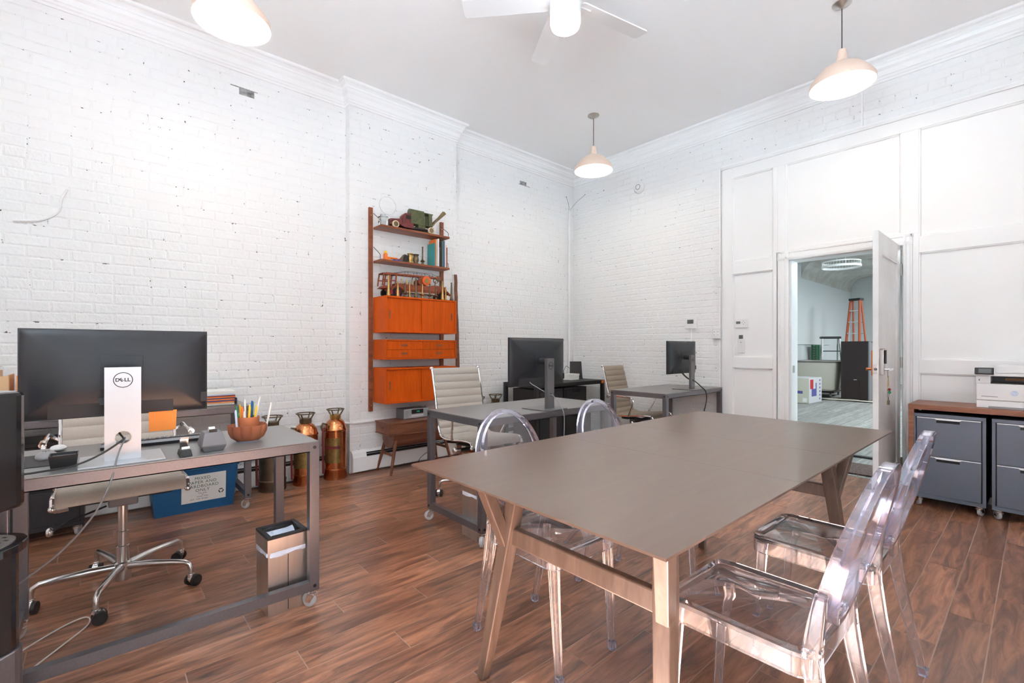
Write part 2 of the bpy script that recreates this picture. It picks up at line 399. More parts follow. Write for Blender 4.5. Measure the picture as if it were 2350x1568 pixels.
# right wall and the street front, one large window in each (both behind the camera)
def window(n, horiz, a, b, c, d):
    """opening a..b along the wall, c..d in height"""
    def bx(q, u0, u1, o0, o1, z0, z1):
        if horiz: q.box(u0, u1, YF - o1, YF - o0, z0, z1)
        else: q.box(XR + o0, XR + o1, u0, u1, z0, z1)
        return q
    w = struct(bx(MB(), a, b, -.04, .15, c - .04, c - .0005).build('window_%d' % n, 'trim_paint'))
    fr = MB(); bx(fr, a, a+.05, .09, .14, c, d); bx(fr, b-.05, b, .09, .14, c, d); bx(fr, a+.05, b-.05, .09, .14, d-.05, d); bx(fr, a+.05, b-.05, .09, .14, c, c+.05)
    bx(fr, (a+b)/2-.025, (a+b)/2+.025, .09, .14, c+.05, d-.05); fr.build('window_frame', 'trim_paint', w)
    for xa, xb in ((a+.05, (a+b)/2-.025), ((a+b)/2+.025, b-.05)): bx(MB(), xa, xb, .114, .118, c+.05, d-.05).build('pane', 'pane', w)
(a, b, c, d) = WIN[0]
wf = MB(); wf.box(-.2, a, YF - .2, YF, 0, ZC); wf.box(b, XR, YF - .2, YF, 0, ZC); wf.box(a, b, YF - .2, YF, 0, c - .04); wf.box(a, b, YF - .2, YF, d, ZC)
struct(wf.build('wall_front', 'paint')); window(1, True, a, b, c, d)
(a, b, c, d) = WINR
wr = MB(); wr.box(XR, XR + .2, YF - .2, a, 0, ZC); wr.box(XR, XR + .2, b, .14, 0, ZC); wr.box(XR, XR + .2, a, b, 0, c - .04); wr.box(XR, XR + .2, a, b, d, ZC)
struct(wr.build('wall_right', 'paint')); window(2, False, a, b, c, d)
struct(MB().box(-.2, XR + .2, YF - .2, .14, ZC, ZC + .2).build('ceiling', 'ceiling_paint'))
# unseen ground added to bounce sunlight up to the ceiling: pavement outside the two windows
pv = MB(); pv.box(-6, 16, -22, YF - .2, -.25, -.12); struct(pv.build('bounce_pavement', 'bounce_pavement')); struct(MB().box(XR + .2, 20, YF - .2, 8, -.25, -.12).build('bounce_side_street', 'bounce_asphalt'))
# ---- crown moulding
def sweep(path, prof, name, m, parent=None):
    q = MB(); n = len(path); k = len(prof); P = [Vector((a, b)) for a, b in path]; vs = []
    for i in range(n):
        d0 = (P[i] - P[i-1]).normalized() if i else None; d1 = (P[i+1] - P[i]).normalized() if i < n-1 else None
        nr = lambda d: Vector((d.y, -d.x))            # right-hand side of travel = into the room
        if d0 is None: off = nr(d1)
        elif d1 is None: off = nr(d0)
        else:
            a, b = nr(d0), nr(d1); off = (a + b) / (1 + a.dot(b))
        vs += [(P[i].x + off.x*e, P[i].y + off.y*e, z) for e, z in prof]
    fs = [(i*k+j, i*k+(j+1) % k, (i+1)*k+(j+1) % k, (i+1)*k+j) for i in range(n-1) for j in range(k)]
    q.add(vs, fs + [tuple(range(k)), tuple(range((n-1)*k, n*k))]); return q.build(name, m, parent)
crown = [(-.01,3.435),(.012,3.435),(.014,3.452),(.022,3.458),(.024,3.475),(.030,3.480),(.032,3.522),(.048,3.540),(.056,3.565),(.060,3.566),(.062,3.585),(.078,3.602),(.094,3.606),(.100,3.612),(.102,3.6295),(-.01,3.6295)]
struct(sweep([(0, YF), (0, PA), (PD, PA), (PD, PB), (0, PB), (0, 0), (XR, 0)], crown, 'trim_1', 'trim_paint'))
# ---- panelled partition on the back wall
pan = MB(); pan.box(2.115, DX0 - .005, -.002, .006, 0, 3.06); pan.box(DX1 + .005, XR, -.002, .006, 0, 3.06); pan.box(DX0 - .005, DX1 + .005, -.002, .006, DZ + .003, 3.06)
pan = struct(pan.build('trim_2', 'trim_paint'))
def board(x0, x1, z0, z1, nm, y=-.030): MB().box(x0, x1, y, -.001, z0, z1).build(nm, 'trim_paint', pan, bevel=.002, seg=1)
board(2.115, 2.218, 0, 3.06, 'stile'); board(2.612, 2.655, 2.105, 2.95, 'stile'); board(2.655, 2.725, 2.105, 2.95, 'stile')
board(2.612, 2.644, 0, 2.105, 'stile'); board(3.592, 3.705, 2.105, 2.95, 'stile'); board(3.662, 3.705, 0, 2.105, 'stile'); board(5.25, XR, 0, 3.06, 'stile')
for a, b in ((2.218, 5.25),): board(a, b, 2.95, 3.06, 'rail')
for z0, z1 in ((1.942, 2.075), (.965, 1.076), (0, .14)):
    board(2.218, 2.612, z0, z1, 'rail'); board(3.705, 5.25, z0, z1, 'rail')
board(2.725, 3.592, 2.105, 2.128, 'rail')
def panel(x0, x1, z0, z1):
    p = MB().box(x0, x1, -.0065, -.0021, z0, z1).build('panel', 'trim_paint', pan)
    q = MB(); w = .013
    q.prism([(x0,-.0066),(x0+w,-.0066),(x0+w*.6,-.020),(x0,-.022)], 'z', z0, z1); q.prism([(x1,-.0066),(x1-w,-.0066),(x1-w*.6,-.020),(x1,-.022)], 'z', z0, z1)
    q.prism([(-.0066,z0),(-.0066,z0+w),(-.020,z0+w*.6),(-.022,z0)], 'x', x0+w, x1-w); q.prism([(-.0066,z1),(-.0066,z1-w),(-.020,z1-w*.6),(-.022,z1)], 'x', x0+w, x1-w)
    q.build('bead', 'trim_paint', p)
for z0, z1 in ((2.075, 2.95), (1.076, 1.942), (.14, .965)): panel(2.218, 2.612, z0, z1); panel(3.705, 5.25, z0, z1)
panel(2.725, 3.592, 2.128, 2.95)
q = MB(); q.prism([(-.001,3.06),(-.045,3.06),(-.045,3.068),(-.055,3.082),(-.055,3.092),(-.001,3.092)], 'x', 2.105, XR); q.build('cap_mould', 'trim_paint', pan)
q = MB(); q.box(2.098, 2.112, -.012, -.001, 0, 3.115); q.box(2.112, 3.332, -.012, -.001, 3.101, 3.115); q.box(3.318, 3.332, -.012, -.001, 3.115, 3.436); q.build('batten', 'trim_paint', pan)
# ---- door 1 : casing, jambs, open leaf
d1 = struct(MB().box(DX0 - .004, DX0 + .016, -.012, .155, 0, DZ).build('door_1', 'trim_paint'))
MB().box(DX1 - .016, DX1 + .004, -.012, .155, 0, DZ).build('jamb', 'trim_paint', d1)
MB().box(DX0 + .016, DX1 - .016, -.012, .155, DZ - .018, DZ + .002).build('jamb', 'trim_paint', d1)
def casing(poly, axis, a, b): MB().prism(poly, axis, a, b).build('casing', 'trim_paint', d1)
prof = [(0,-.0302),(.0,-.045),(.018,-.050),(.030,-.050),(.034,-.042),(.070,-.040),(.078,-.047),(.092,-.047),(.100,-.032),(.100,-.0302)]
casing([(DX0 - a, b) for a, b in prof], 'z', 0, DZ + .075)
casing([(DX1 - .005 + a*.62, b) for a, b in prof], 'z', 0, DZ + .075)
casing([(b, DZ + a*.92 - .012) for a, b in prof], 'x', DX0 - .1, DX1 + .057)
MB().box(DX0 + .016, DX0 + .018, .02, .075, .93, 1.0).build('strike_plate', 'nickel', d1)
leaf = MB(); LX0, LX1, LY0, LY1 = 3.551, 3.586, -.806, -.012
def leaf_part(y0, y1, z0, z1, nm='leaf_frame', d=0):
    return MB().box(LX0 + d, LX1 - d, y0, y1, z0, z1).build(nm, 'door_paint', d1, bevel=.0015, seg=1)
leaf_part(LY0, LY0+.115, .012, 2.02); leaf_part(LY1-.115, LY1, .012, 2.02); leaf_part(LY0+.115, LY1-.115, 1.87, 2.02); leaf_part(LY0+.115, LY1-.115, .012, .23)
leaf_part(LY0+.115, LY1-.115, .23, 1.87, 'leaf_panel', .011)
q = MB()
for xs_ in ((LX1-.0112, LX1-.001), (LX0+.001, LX0+.0112)):
    xa, xb = xs_
    for (y0, y1, z0, z1) in ((LY0+.115, LY0+.128, .23, 1.87), (LY1-.128, LY1-.115, .23, 1.87), (LY0+.128, LY1-.128, 1.857, 1.87), (LY0+.128, LY1-.128, .23, .243)): q.box(xa, xb, y0, y1, z0, z1)
q.build('leaf_bead', 'door_paint', d1)
for z in (.22, 1.05, 1.82):
    q = MB(); q.cyl((3.594, -.018, z - .045), (3.594, -.018, z + .045), .007, n=10); q.box(3.5865, 3.592, -.05, -.016, z-.045, z+.045); q.build('hinge', 'nickel', d1)
# lock set
lk = MB(); lk.prism([(-.772,.975),(-.715,.975),(-.715,1.02),(-.70,1.045),(-.70,1.155),(-.708,1.165),(-.765,1.165),(-.772,1.155)], 'x', LX1, LX1 + .022); lk = lk.build('lock_body', 'nickel', d1, bevel=.003)
MB().box(LX1 + .022, LX1 + .03, -.742, -.703, 1.055, 1.155).build('keypad', 'black', lk, bevel=.004)
q = MB(); q.tube([(LX1+.0221,-.745,1.015),(LX1+.05,-.745,1.015)], .010, 12); q.bar((LX1+.05,-.75,1.015), (LX1+.05,-.62,1.015), .010, .018); q.build('lever_handle', 'chrome', lk, bevel=.002)
q = MB(); q.tube([(LX0,-.745,1.015),(LX0-.045,-.745,1.015)], .010, 12); q.bar((LX0-.045,-.752,1.015), (LX0-.045,-.63,1.015), .012, .020); q.box(LX0-.014, LX0, -.775,-.71,.97,1.15); q.build('lever_handle', 'copper', lk)  # copper tone paints in an orange reflection on this side of the lock
q = MB(); q.box(LX0+.004, LX1-.004, LY0-.002, LY0+.001, .985, 1.05); pl = q.build('latch_plate', 'chrome', d1, bevel=.001)
q = MB(); q.cyl((3.5685, LY0-.001, 1.017), (3.5685, LY0-.006, 1.017), .010, n=14); q.build('latch_bolt', 'mid_grey', pl)
# ---- baseboard heaters along the left wall
def heater(y0, y1, x0, end, n):
    b = struct(MB().prism([(x0,.02),(x0+.055,.02),(x0+.055,.145),(x0+.0,.20)], 'y', y0, y1).build('baseboard_%s' % n, 'trim_paint'))
    q = MB(); q.prism([(x0+.056,.152),(x0+.0562,.166),(x0+.049,.172),(x0+.049,.156)], 'y', y0+.03, y1); q.prism([(x0+.046,.1755),(x0+.042,.186),(x0+.036,.187),(x0+.040,.174)], 'y', y0+.03, y1)
    q.build('slot', 'black', b)
    q = MB(); q.prism([(x0+.0561,.028),(x0+.0585,.028),(x0+.0585,.145),(x0+.0561,.149)], 'y', y0+.03, y1); q.build('front_cover', 'trim_paint', b)
    if end:
        q = MB(); q.prism([(x0,.018),(x0+.066,.018),(x0+.066,.150),(x0+.05,.190),(x0+.02,.208),(x0,.208)], 'y', y0-.005, y0+.13); q.build('end_cap', 'trim_paint', b, bevel=.003)
    return b
heater(PA + .01, PB - .01, PD, True, 'chimney'); heater(YF, PA - .03, 0.0, False, 'left'); heater(PB + .02, -.02, 0.0, False, 'corner')
# pipe running above the heater
q = MB(); q.tube([(.0125, YF, .468), (.0125, PA - .06, .468), (.02, PA - .04, .468), (PD + .0125, PA + .02, .469), (PD + .0125, -2.12, .470)], .011, 10)
tag(q.build('heating_pipe', 'trim_paint'), 'thin white pipe running along the brick wall above the baseboard heater', 'pipe')
# ================================================================== FURNITURE
# ---- conference table
tb = thing('conference_table', 'long dark brown wooden conference table on splayed forked legs', 'table', (3.40, -3.17, 0))
TX, TY, TZ = .483, 1.028, .77
def top_piece(y0, y1, nm):
    q = MB(); s = .045
    def edge(y, out): return y
    lo = TZ - .022
    ya = y0 if y0 > -TY + .001 else y0 + s; yb = y1 if y1 < TY - .001 else y1 - s
    q.hexa([(-TX+s, ya, lo), (TX-s, ya, lo), (TX-s, yb, lo), (-TX+s, yb, lo), (-TX, y0, TZ-.006), (TX, y0, TZ-.006), (TX, y1, TZ-.006), (-TX, y1, TZ-.006)])
    q.f.pop(1) if False else None
    o = len(q.v); q.v += [(-TX, y0, TZ), (TX, y0, TZ), (TX, y1, TZ), (-TX, y1, TZ)]
    q.f = [f for f in q.f if set(f) != {4,5,6,7}] + [(8,9,10,11), (4,5,9,8), (5,6,10,9), (6,7,11,10), (7,4,8,11)]
    return q.build(nm, 'table_wood', tb)
top_piece(-TY, -.268, 'top_panel'); top_piece(-.2665, .2385, 'top_leaf'); top_piece(.240, TY, 'top_panel')
for sx in (-1, 1):
    for sy in (-1, 1):
        foot = Vector((sx*.356, sy*.813, 0)); jn = Vector((sx*.306, sy*.726, .532)); up = jn + (jn - foot) * (.216/.532)
        q = MB(); q.tube([foot, foot.lerp(jn, .5), jn, up], [.017*1.41, .023*1.41, .026*1.41, .024*1.41], 4, sq=True)
        lg = q.build('leg', 'leg_wood', tb, bevel=.004)
        j2 = foot.lerp(jn, .86); arm = Vector((sx*.365, sy*.835, .748))
        MB().tube([j2, arm], [.020*1.41, .022*1.41], 4, sq=True).build('brace', 'leg_wood', lg, bevel=.004)
for sy in (-1, 1):
    q = MB(); q.hexa([(-.30, sy*.726-.014, .470), (.30, sy*.726-.014, .470), (.30, sy*.726+.014, .470), (-.30, sy*.726+.014, .470), (-.30, sy*.722-.014, .530), (.30, sy*.722-.014, .530), (.30, sy*.722+.014, .530), (-.30, sy*.722+.014, .530)])
    q.build('cross_rail', 'leg_wood', tb, bevel=.005)
for sx in (-1, 1): MB().box(sx*.24-.014, sx*.24+.014, -.70, .70, .700, .7475).build('apron', 'leg_wood', tb)
MB().box(-.28, .28, -.70, -.66, .69, .7475).build('apron', 'leg_wood', tb); MB().box(-.28, .28, .66, .70, .69, .7475).build('apron', 'leg_wood', tb)

# ---- rolling desks
def caster(parent, x, y, h=.078, rz=0):
    a = R(rz); dx, dy = math.cos(a), math.sin(a); ox, oy = -dx*.018, -dy*.018
    q = MB(); q.lathe([(.016, h), (.016, h-.010), (.020, h-.012), (.020, h-.022)], 14, (x, y, 0))
    for s in (-1, 1):
        q.hexa([(x - dy*s*.013 + ox - .012*dx, y + dx*s*.013 + oy - .012*dy, .022), (x - dy*s*.013 + ox + .012*dx, y + dx*s*.013 + oy + .012*dy, .022),
                (x - dy*s*.015 + ox + .012*dx, y + dx*s*.015 + oy + .012*dy, .022), (x - dy*s*.015 + ox - .012*dx, y + dx*s*.015 + oy - .012*dy, .022),
                (x - dy*s*.013 - .018*dx, y + dx*s*.013 - .018*dy, h-.020), (x - dy*s*.013 + .018*dx, y + dx*s*.013 + .018*dy, h-.020),
                (x - dy*s*.015 + .018*dx, y + dx*s*.015 + .018*dy, h-.020), (x - dy*s*.015 - .018*dx, y + dx*s*.015 - .018*dy, h-.020)])
    c = q.build('caster', 'chrome', parent, smooth=True)
    r = .031; w = MB(); cx_, cy_ = x + ox, y + oy
    w.tube([(cx_ + dy*.0105, cy_ - dx*.0105, r), (cx_ + dy*.008, cy_ - dx*.008, r), (cx_ - dy*.008, cy_ + dx*.008, r), (cx_ - dy*.0105, cy_ + dx*.0105, r)], [r*.8, r, r, r*.8], 20)
    wh = w.build('wheel', 'rubber', c, smooth=True)
    return c
def desk(name, label, x0, x1, y0, y1, rail_long=1, top='carbon_top', body='carbon', ztop=.75, casters=True):
    cx_, cy_ = (x0+x1)/2, (y0+y1)/2; a, b = (x1-x0)/2, (y1-y0)/2
    d = thing(name, label, 'desk', (cx_, cy_, 0)); w = .042; hb = .078 if casters else .0
    MB().box(-a+.002, a-.002, -b+.002, b-.002, ztop-.004, ztop).build('tabletop', top, d, bevel=.001, seg=1)
    for sx in (-1, 1):
        MB().box(min(sx*a, sx*(a-.006)), max(sx*a, sx*(a-.006)), -b+w, b-w, ztop-.046, ztop-.0045).build('apron', body, d)
        MB().box(min(sx*a, sx*(a-.03)), max(sx*a, sx*(a-.03)), -b+w, b-w, ztop-.046, ztop-.042).build('apron_lip', body, d)
    for sy in (-1, 1):
        MB().box(-a+w, a-w, min(sy*b, sy*(b-.006)), max(sy*b, sy*(b-.006)), ztop-.046, ztop-.0045).build('apron', body, d)
        MB().box(-a+w, a-w, min(sy*b, sy*(b-.034)), max(sy*b, sy*(b-.034)), hb+.004, hb+.044).build('rail', body, d)
    if rail_long: MB().box(a-.034, a, -b+w, b-w, hb+.004, hb+.044).build('rail', body, d)
    for sx in (-1, 1):
        for sy in (-1, 1):
            X0, X1 = (a-w, a) if sx > 0 else (-a, -a+w); Y0, Y1 = (b-w, b) if sy > 0 else (-b, -b+w)
            lg = MB().box(X0, X1, Y0, Y1, hb, ztop-.0042).build('leg', body, d, bevel=.002)
            q = MB()
            for z in (ztop-.026, hb+.024): 
                q.cyl((sx*a, sy*(b-.021), z), (sx*(a+.0025), sy*(b-.021), z), .0075, n=12); q.cyl((sx*(a-.021), sy*b, z), (sx*(a-.021), sy*(b+.0025), z), .0075, n=12)
            q.build('bolt', 'dark_metal', lg)
            if casters: caster(d, sx*(a-.022), sy*(b-.022), rz=random.choice((35, 80, 130, 160)))
    return d
desk('rolling_desk', 'grey steel rolling desk nearest the camera, with the silver-stand monitor on it', 1.612, 2.194, -5.262, -4.258)
desk('rolling_desk', 'dark steel rolling desk behind the clear chairs, with a grey-stand monitor on it', 1.588, 2.196, -3.332, -2.090)
desk('rolling_desk', 'dark steel rolling desk against the panelled back wall, below the wall thermostat', 1.484, 2.104, -1.14, -.015)
desk('rolling_desk', 'dark steel desk along the brick wall behind the near desk, holding paper trays', .05, .545, -5.75, -4.175, rail_long=0)
desk('side_desk', 'dark brown desk in the far corner, crossed by the white corner conduit', .125, .688, -1.405, -.19, rail_long=0, top='black_soft', body='black_soft', ztop=.766, casters=False)

# ---- aluminium swivel chairs
def smooth_path(pts, n=5):
    out = []; P = [Vector(p) for p in pts]
    for i in range(len(P)-1):
        p0, p1, p2, p3 = P[max(i-1,0)], P[i], P[i+1], P[min(i+2,len(P)-1)]
        for k in range(n):
            t = k/n; out.append(.5*((2*p1) + (p2-p0)*t + (2*p0-5*p1+4*p2-p3)*t*t + (3*p1-p0-3*p2+p3)*t**3))
    return out + [P[-1]]
def resample(pts, step):
    out = [pts[0]]; acc = 0
    L_ = [0]
    for i in range(1, len(pts)): L_.append(L_[-1] + (pts[i]-pts[i-1]).length)
    n = max(2, round(L_[-1]/step)); j = 0
    for k in range(1, n+1):
        s = L_[-1]*k/n
        while j < len(L_)-2 and L_[j+1] < s: j += 1
        t = (s - L_[j]) / max(1e-9, L_[j+1]-L_[j]); out.append(pts[j].lerp(pts[j+1], min(1, t)))
    return out
def task_chair(label, cloth, loc, rz, base_rz, up=0.0):
    ch = thing('office_chair', label, 'office chair', loc, rz, 'swivel office chairs')
    side = smooth_path([(.262,0,.432), (.258,0,.455), (.235,0,.472), (.12,0,.468), (-.02,0,.452), (-.13,0,.446), (-.20,0,.462), (-.238,0,.51), (-.262,0,.60), (-.292,0,.74), (-.322,0,.87), (-.352,0,.985), (-.362,0,1.0)], 6)
    LIFT = T3(0, 0, up); keep_ = []
    W = .222
    def sling(a, b, nm):
        seg = resample([p for p in side][a:b], .062); q = MB(); prof = []
        for i in range(len(seg)-1):
            for k in range(6):
                t = k/6; p = seg[i].lerp(seg[i+1], t); d = (seg[i+1]-seg[i]).normalized(); nrm = Vector((-d.z, 0, d.x))
                prof.append((p, nrm, .0035 + .0075*math.sin(math.pi*t)**.55))
        d = (seg[-1]-seg[-2]).normalized(); prof.append((seg[-1], Vector((-d.z,0,d.x)), .0035))
        vs = []; n = len(prof)
        for y in (-W, W):
            vs += [(p + nn*t) + Vector((0,y,0)) for p, nn, t in prof] + [(p - nn*t) + Vector((0,y,0)) for p, nn, t in prof]
        o = 2*n; fs = []
        for i in range(n-1): fs += [(i, i+1, o+i+1, o+i), (n+i, o+n+i, o+n+i+1, n+i+1), (i, n+i, n+i+1, i+1), (o+i, o+i+1, o+n+i+1, o+n+i)]
        fs += [(0, o, o+n, n), (n-1, 2*n-1, o+2*n-1, o+n-1)]
        q.add(vs, fs); return q.build(nm, cloth, ch, smooth=True)
    sling(0, 37, 'seat'); sling(36, len(side), 'backrest')
    for s in (-1, 1):
        fr = MB(); fr.tube([p + Vector((0, s*(W+.008), 0)) for p in side], .0085, 8); fr.ball((-.362, s*(W+.008), 1.0), .016); fr.ball((.262, s*(W+.008), .432), .014)
        fr = fr.build('side_frame', 'chrome', ch, smooth=True)
        arm = smooth_path([(-.272, s*(W+.008), .635), (-.285, s*(W+.03), .650), (-.25, s*(W+.045), .672), (-.10, s*(W+.048), .668), (.015, s*(W+.048), .660), (.045, s*(W+.046), .635), (.038, s*(W+.04), .58), (.0, s*(W+.022), .50), (-.02, s*(W+.012), .452)], 4)
        q = MB(); q.tube(arm, [.008]*4 + [.009]*(len(arm)-8) + [.011]*4, 8); q.tube([(-.03, s*(W+.052), .669), (.02, s*(W+.052), .663)], [.012, .014], 8); q.build('armrest', 'chrome', ch, smooth=True)
    q = MB(); q.tube([(.06, -W-.01, .440), (.06, -.1, .412), (.06, .1, .412), (.06, W+.01, .440)], .014, 8); q.tube([(-.10, -W-.01, .430), (-.10, -.1, .408), (-.10, .1, .408), (-.10, W+.01, .430)], .012, 8); q.build('seat_spreader', 'dark_metal', ch, smooth=True)
    q = MB(); q.tube([(-.318, -W, .86), (-.33, 0, .855), (-.318, W, .86)], .010, 8); q.build('back_stretcher', 'chrome', ch, smooth=True)
    mc = MB().box(-.11, .09, -.055, .055, .352, .402).build('tilt_mechanism', 'mid_grey', ch, bevel=.006)
    for s in (-1, 1): MB().cyl((.02, s*.056, .378), (.02, s*.19, .378), .013, n=12).build('tilt_spring', 'black', mc, smooth=True)
    q = MB(); q.tube([(.02, -.19, .378), (.02, -.225, .378)], [.024, .026], 14); q.ball((.02, -.232, .378), .026, .016, .026); q.build('tension_knob', 'chrome', mc, smooth=True)
    q = MB(); q.tube([(.05, -.06, .355), (.09, -.17, .33), (.12, -.235, .305)], .0045, 6); q.build('tilt_lever', 'black', mc, smooth=True)
    MB().ball((.125, -.245, .302), .020, .013, .020).build('lever_knob', 'chrome', mc, smooth=True)
    for o_ in list(ch.children): o_.location.z = up
    MB().lathe([(.030,.05),(.033,.06),(.034,.135),(.026,.14),(.026,.215),(.0225,.217),(.0225,.285),(.019,.287),(.019,.353+up)], 20).build('column', 'alu', ch, smooth=True)
    for k in range(5):
        a = R(base_rz + 72*k); ca, sa = math.cos(a), math.sin(a)
        q = MB(); q.tube([(ca*.025, sa*.025, .115), (ca*.12, sa*.12, .122), (ca*.22, sa*.22, .122), (ca*.285, sa*.285, .120), (ca*.305, sa*.305, .108), (ca*.311, sa*.311, .085), (ca*.311, sa*.311, .058)], [.017, .017, .0145, .0125, .0115, .011, .0105], 10)
        lg = q.build('leg', 'alu', ch, smooth=True)
        t = a + R(70 + 40*(k % 3)); ux, uy = math.cos(t), math.sin(t); hx, hy = ca*.311 + ux*.012, sa*.311 + uy*.012
        q = MB(); q.tube([(hx - uy*.011, hy + ux*.011, .034), (hx + uy*.011, hy - ux*.011, .034)], .023, 14); q.tube([(ca*.311, sa*.311, .062), (ca*.311, sa*.311, .046)], .014, 12); q.build('caster', 'chrome', lg, smooth=True)
        for s in (-1, 1):
            q = MB(); q.tube([(hx - uy*s*.012, hy + ux*s*.012, .0275), (hx - uy*s*.026, hy + ux*s*.026, .0275)], [.0275, .0265], 18); q.build('wheel', 'wheel_dark', lg, smooth=True)
    return ch
task_chair('taupe ribbed office chair pulled up to the near desk, behind the silver-stand monitor', 'taupe', (1.41, -4.92, 0), 0, 54, .075)
task_chair('light taupe ribbed office chair in front of the teak wall unit', 'taupe', (1.36, -2.72, 0), -4, 30)
task_chair('brownish ribbed office chair in the far corner beside the thermostat wall', 'taupe_brown', (1.33, -.37, 0), 6, 10, -.04)

# ---- clear acrylic chairs (front of the chair looks along local +X)
def rrect(x0, x1, y0, y1, r, n=4):
    out = []
    for (cx_, cy_, a) in ((x1-r, y1-r, 0), (x0+r, y1-r, 90), (x0+r, y0+r, 180), (x1-r, y0+r, 270)):
        for k in range(n+1): t = R(a + 90*k/n); out.append((cx_+r*math.cos(t), cy_+r*math.sin(t)))
    return out
def ghost_chair(label, loc, rz):
    g = thing('acrylic_chair', label, 'chair', loc, rz, 'clear acrylic chairs at the conference table')
    SZ = .462
    outer = rrect(-.185, .195, -.180, .180, .045); inner = rrect(-.173, .183, -.168, .168, .036)
    q = MB(); n = len(outer)                       # one moulded shell: seat sheet with a deep apron
    zs = [(outer, SZ-.062), (outer, SZ-.004), (rrect(-.181, .191, -.176, .176, .042), SZ), (rrect(-.160, .172, -.156, .156, .03), SZ-.004), (rrect(-.150, .165, -.150, .150, .03), SZ-.006)]
    vs = []
    for poly, z in zs: vs += [(a, b, z) for a, b in poly]
    for poly, z in ((rrect(-.150, .165, -.150, .150, .03), SZ-.016), (inner, SZ-.020), (inner, SZ-.062)): vs += [(a, b, z) for a, b in poly]
    fs = []
    for i in range(4): fs += [(i*n+k, i*n+(k+1) % n, (i+1)*n+(k+1) % n, (i+1)*n+k) for k in range(n)]
    fs += [tuple(range(4*n, 5*n))]
    fs += [tuple(range(5*n, 6*n))[::-1]]
    for i in range(5, 7): fs += [(i*n+k, i*n+(k+1) % n, (i+1)*n+(k+1) % n, (i+1)*n+k) for k in range(n)]
    fs += [(k, 7*n+k, 7*n+(k+1) % n, (k+1) % n) for k in range(n)]
    q.add(vs, fs); q.build('seat', 'acrylic', g, smooth=True, bevel=.0)
    def leg(pts, sizes, nm='leg'):
        q = MB(); vs = []; m = len(pts)
        for (x, y, z), (w, h) in zip(pts, sizes): vs += [(x-w/2, y-h/2, z), (x+w/2, y-h/2, z), (x+w/2, y+h/2, z), (x-w/2, y+h/2, z)]
        fs = [(i*4+k, i*4+(k+1) % 4, (i+1)*4+(k+1) % 4, (i+1)*4+k) for i in range(m-1) for k in range(4)] + [(3,2,1,0), tuple(range((m-1)*4, m*4))]
        q.add(vs, fs); return q.build(nm, 'acrylic', g, smooth=True, bevel=.004)
    for s in (-1, 1):
        l = leg([(.186, s*.150, .0), (.184, s*.150, .02), (.170, s*.152, .25), (.160, s*.152, .42), (.157, s*.152, SZ-.024)], [(.022,.022), (.022,.022), (.027,.027), (.033,.033), (.033,.033)])
        MB().box(.172, .200, s*.150-.014, s*.150+.014, 0, .030).build('foot_cap', 'acrylic_edge', l, bevel=.003)
        l = leg([(-.262, s*.168, .0), (-.252, s*.167, .05), (-.222, s*.164, .18), (-.195, s*.158, .32), (-.180, s*.155, .42), (-.178, s*.152, SZ-.01), (-.186, s*.150, .53), (-.196, s*.152, .60)], [(.024,.022), (.024,.023), (.030,.027), (.036,.031), (.040,.034), (.040,.034), (.034,.026), (.026,.014)])
        MB().box(-.276, -.247, s*.168-.014, s*.168+.014, 0, .028).build('foot_cap', 'acrylic_edge', l, bevel=.003)
    # oval back: hoop of flat section and a thin medallion sheet inside, both leaning back
    N_ = 40; zc, rz_, ry_ = .690, .208, .176
    def lean(z): return -.176 - .29*max(0, z-.48)
    q = MB(); vs = []
    for k in range(N_):
        t = 2*math.pi*k/N_; c, s = math.cos(t), math.sin(t); sh = 1 - .10*(s < 0)*abs(s)
        yo, zo = ry_*c*sh, zc + rz_*s; yi, zi = (ry_-.017)*c*sh, zc + (rz_-.017)*s
        hw = .026 - .012*(s+1)/2
        for (yy, zz, dx) in ((yo, zo, -hw), (yo, zo, hw), (yi, zi, hw-.002), (yi, zi, -hw+.002)): vs.append((lean(zz)+dx, yy, zz))
    fs = [(4*k+j, 4*k+(j+1) % 4, 4*((k+1) % N_)+(j+1) % 4, 4*((k+1) % N_)+j) for k in range(N_) for j in range(4)]
    q.add(vs, fs); hoop = q.build('back_hoop', 'acrylic_edge', g, smooth=True)
    q = MB(); vs = []; fs = []; RN = 5
    for side, dx in ((0, .0), (1, .006)):
        for r_ in range(RN+1):
            f = r_/RN
            for k in range(N_):
                t = 2*math.pi*k/N_; c, s = math.cos(t), math.sin(t); sh = 1 - .10*(s < 0)*abs(s)
                zz = zc + (rz_-.0175)*s*f; vs.append((lean(zz) - .004 + dx + .012*(f*f-1)*0, (ry_-.0175)*c*sh*f + 1e-5*c, zz + 1e-5*s))
    B_ = (RN+1)*N_
    for r_ in range(RN):
        for k in range(N_):
            k2 = (k+1) % N_; fs += [(r_*N_+k, r_*N_+k2, (r_+1)*N_+k2, (r_+1)*N_+k), (B_+r_*N_+k, B_+(r_+1)*N_+k, B_+(r_+1)*N_+k2, B_+r_*N_+k2)]
    fs += [tuple(range(N_))[::-1], tuple(range(B_, B_+N_))] + [(RN*N_+k, RN*N_+(k+1) % N_, B_+RN*N_+(k+1) % N_, B_+RN*N_+k) for k in range(N_)]
    q.add(vs, fs); q.build('back_panel', 'acrylic', g, smooth=True)
    return g
g0 = ghost_chair('clear acrylic chair with its legs nearest the near table leg, on the far side', (3.065, -3.660, 0), 0)
dup(g0, (3.075, -3.03, 0), 0, 'clear acrylic chair on the far side, its back beside the rolling desk corner')
dup(g0, (3.822, -3.605, 0), 180, 'clear acrylic chair nearest the camera, its seat catching bright window light')
dup(g0, (3.815, -2.965, 0), 180, 'clear acrylic chair on the near side of the table, closest to the filing cabinets')
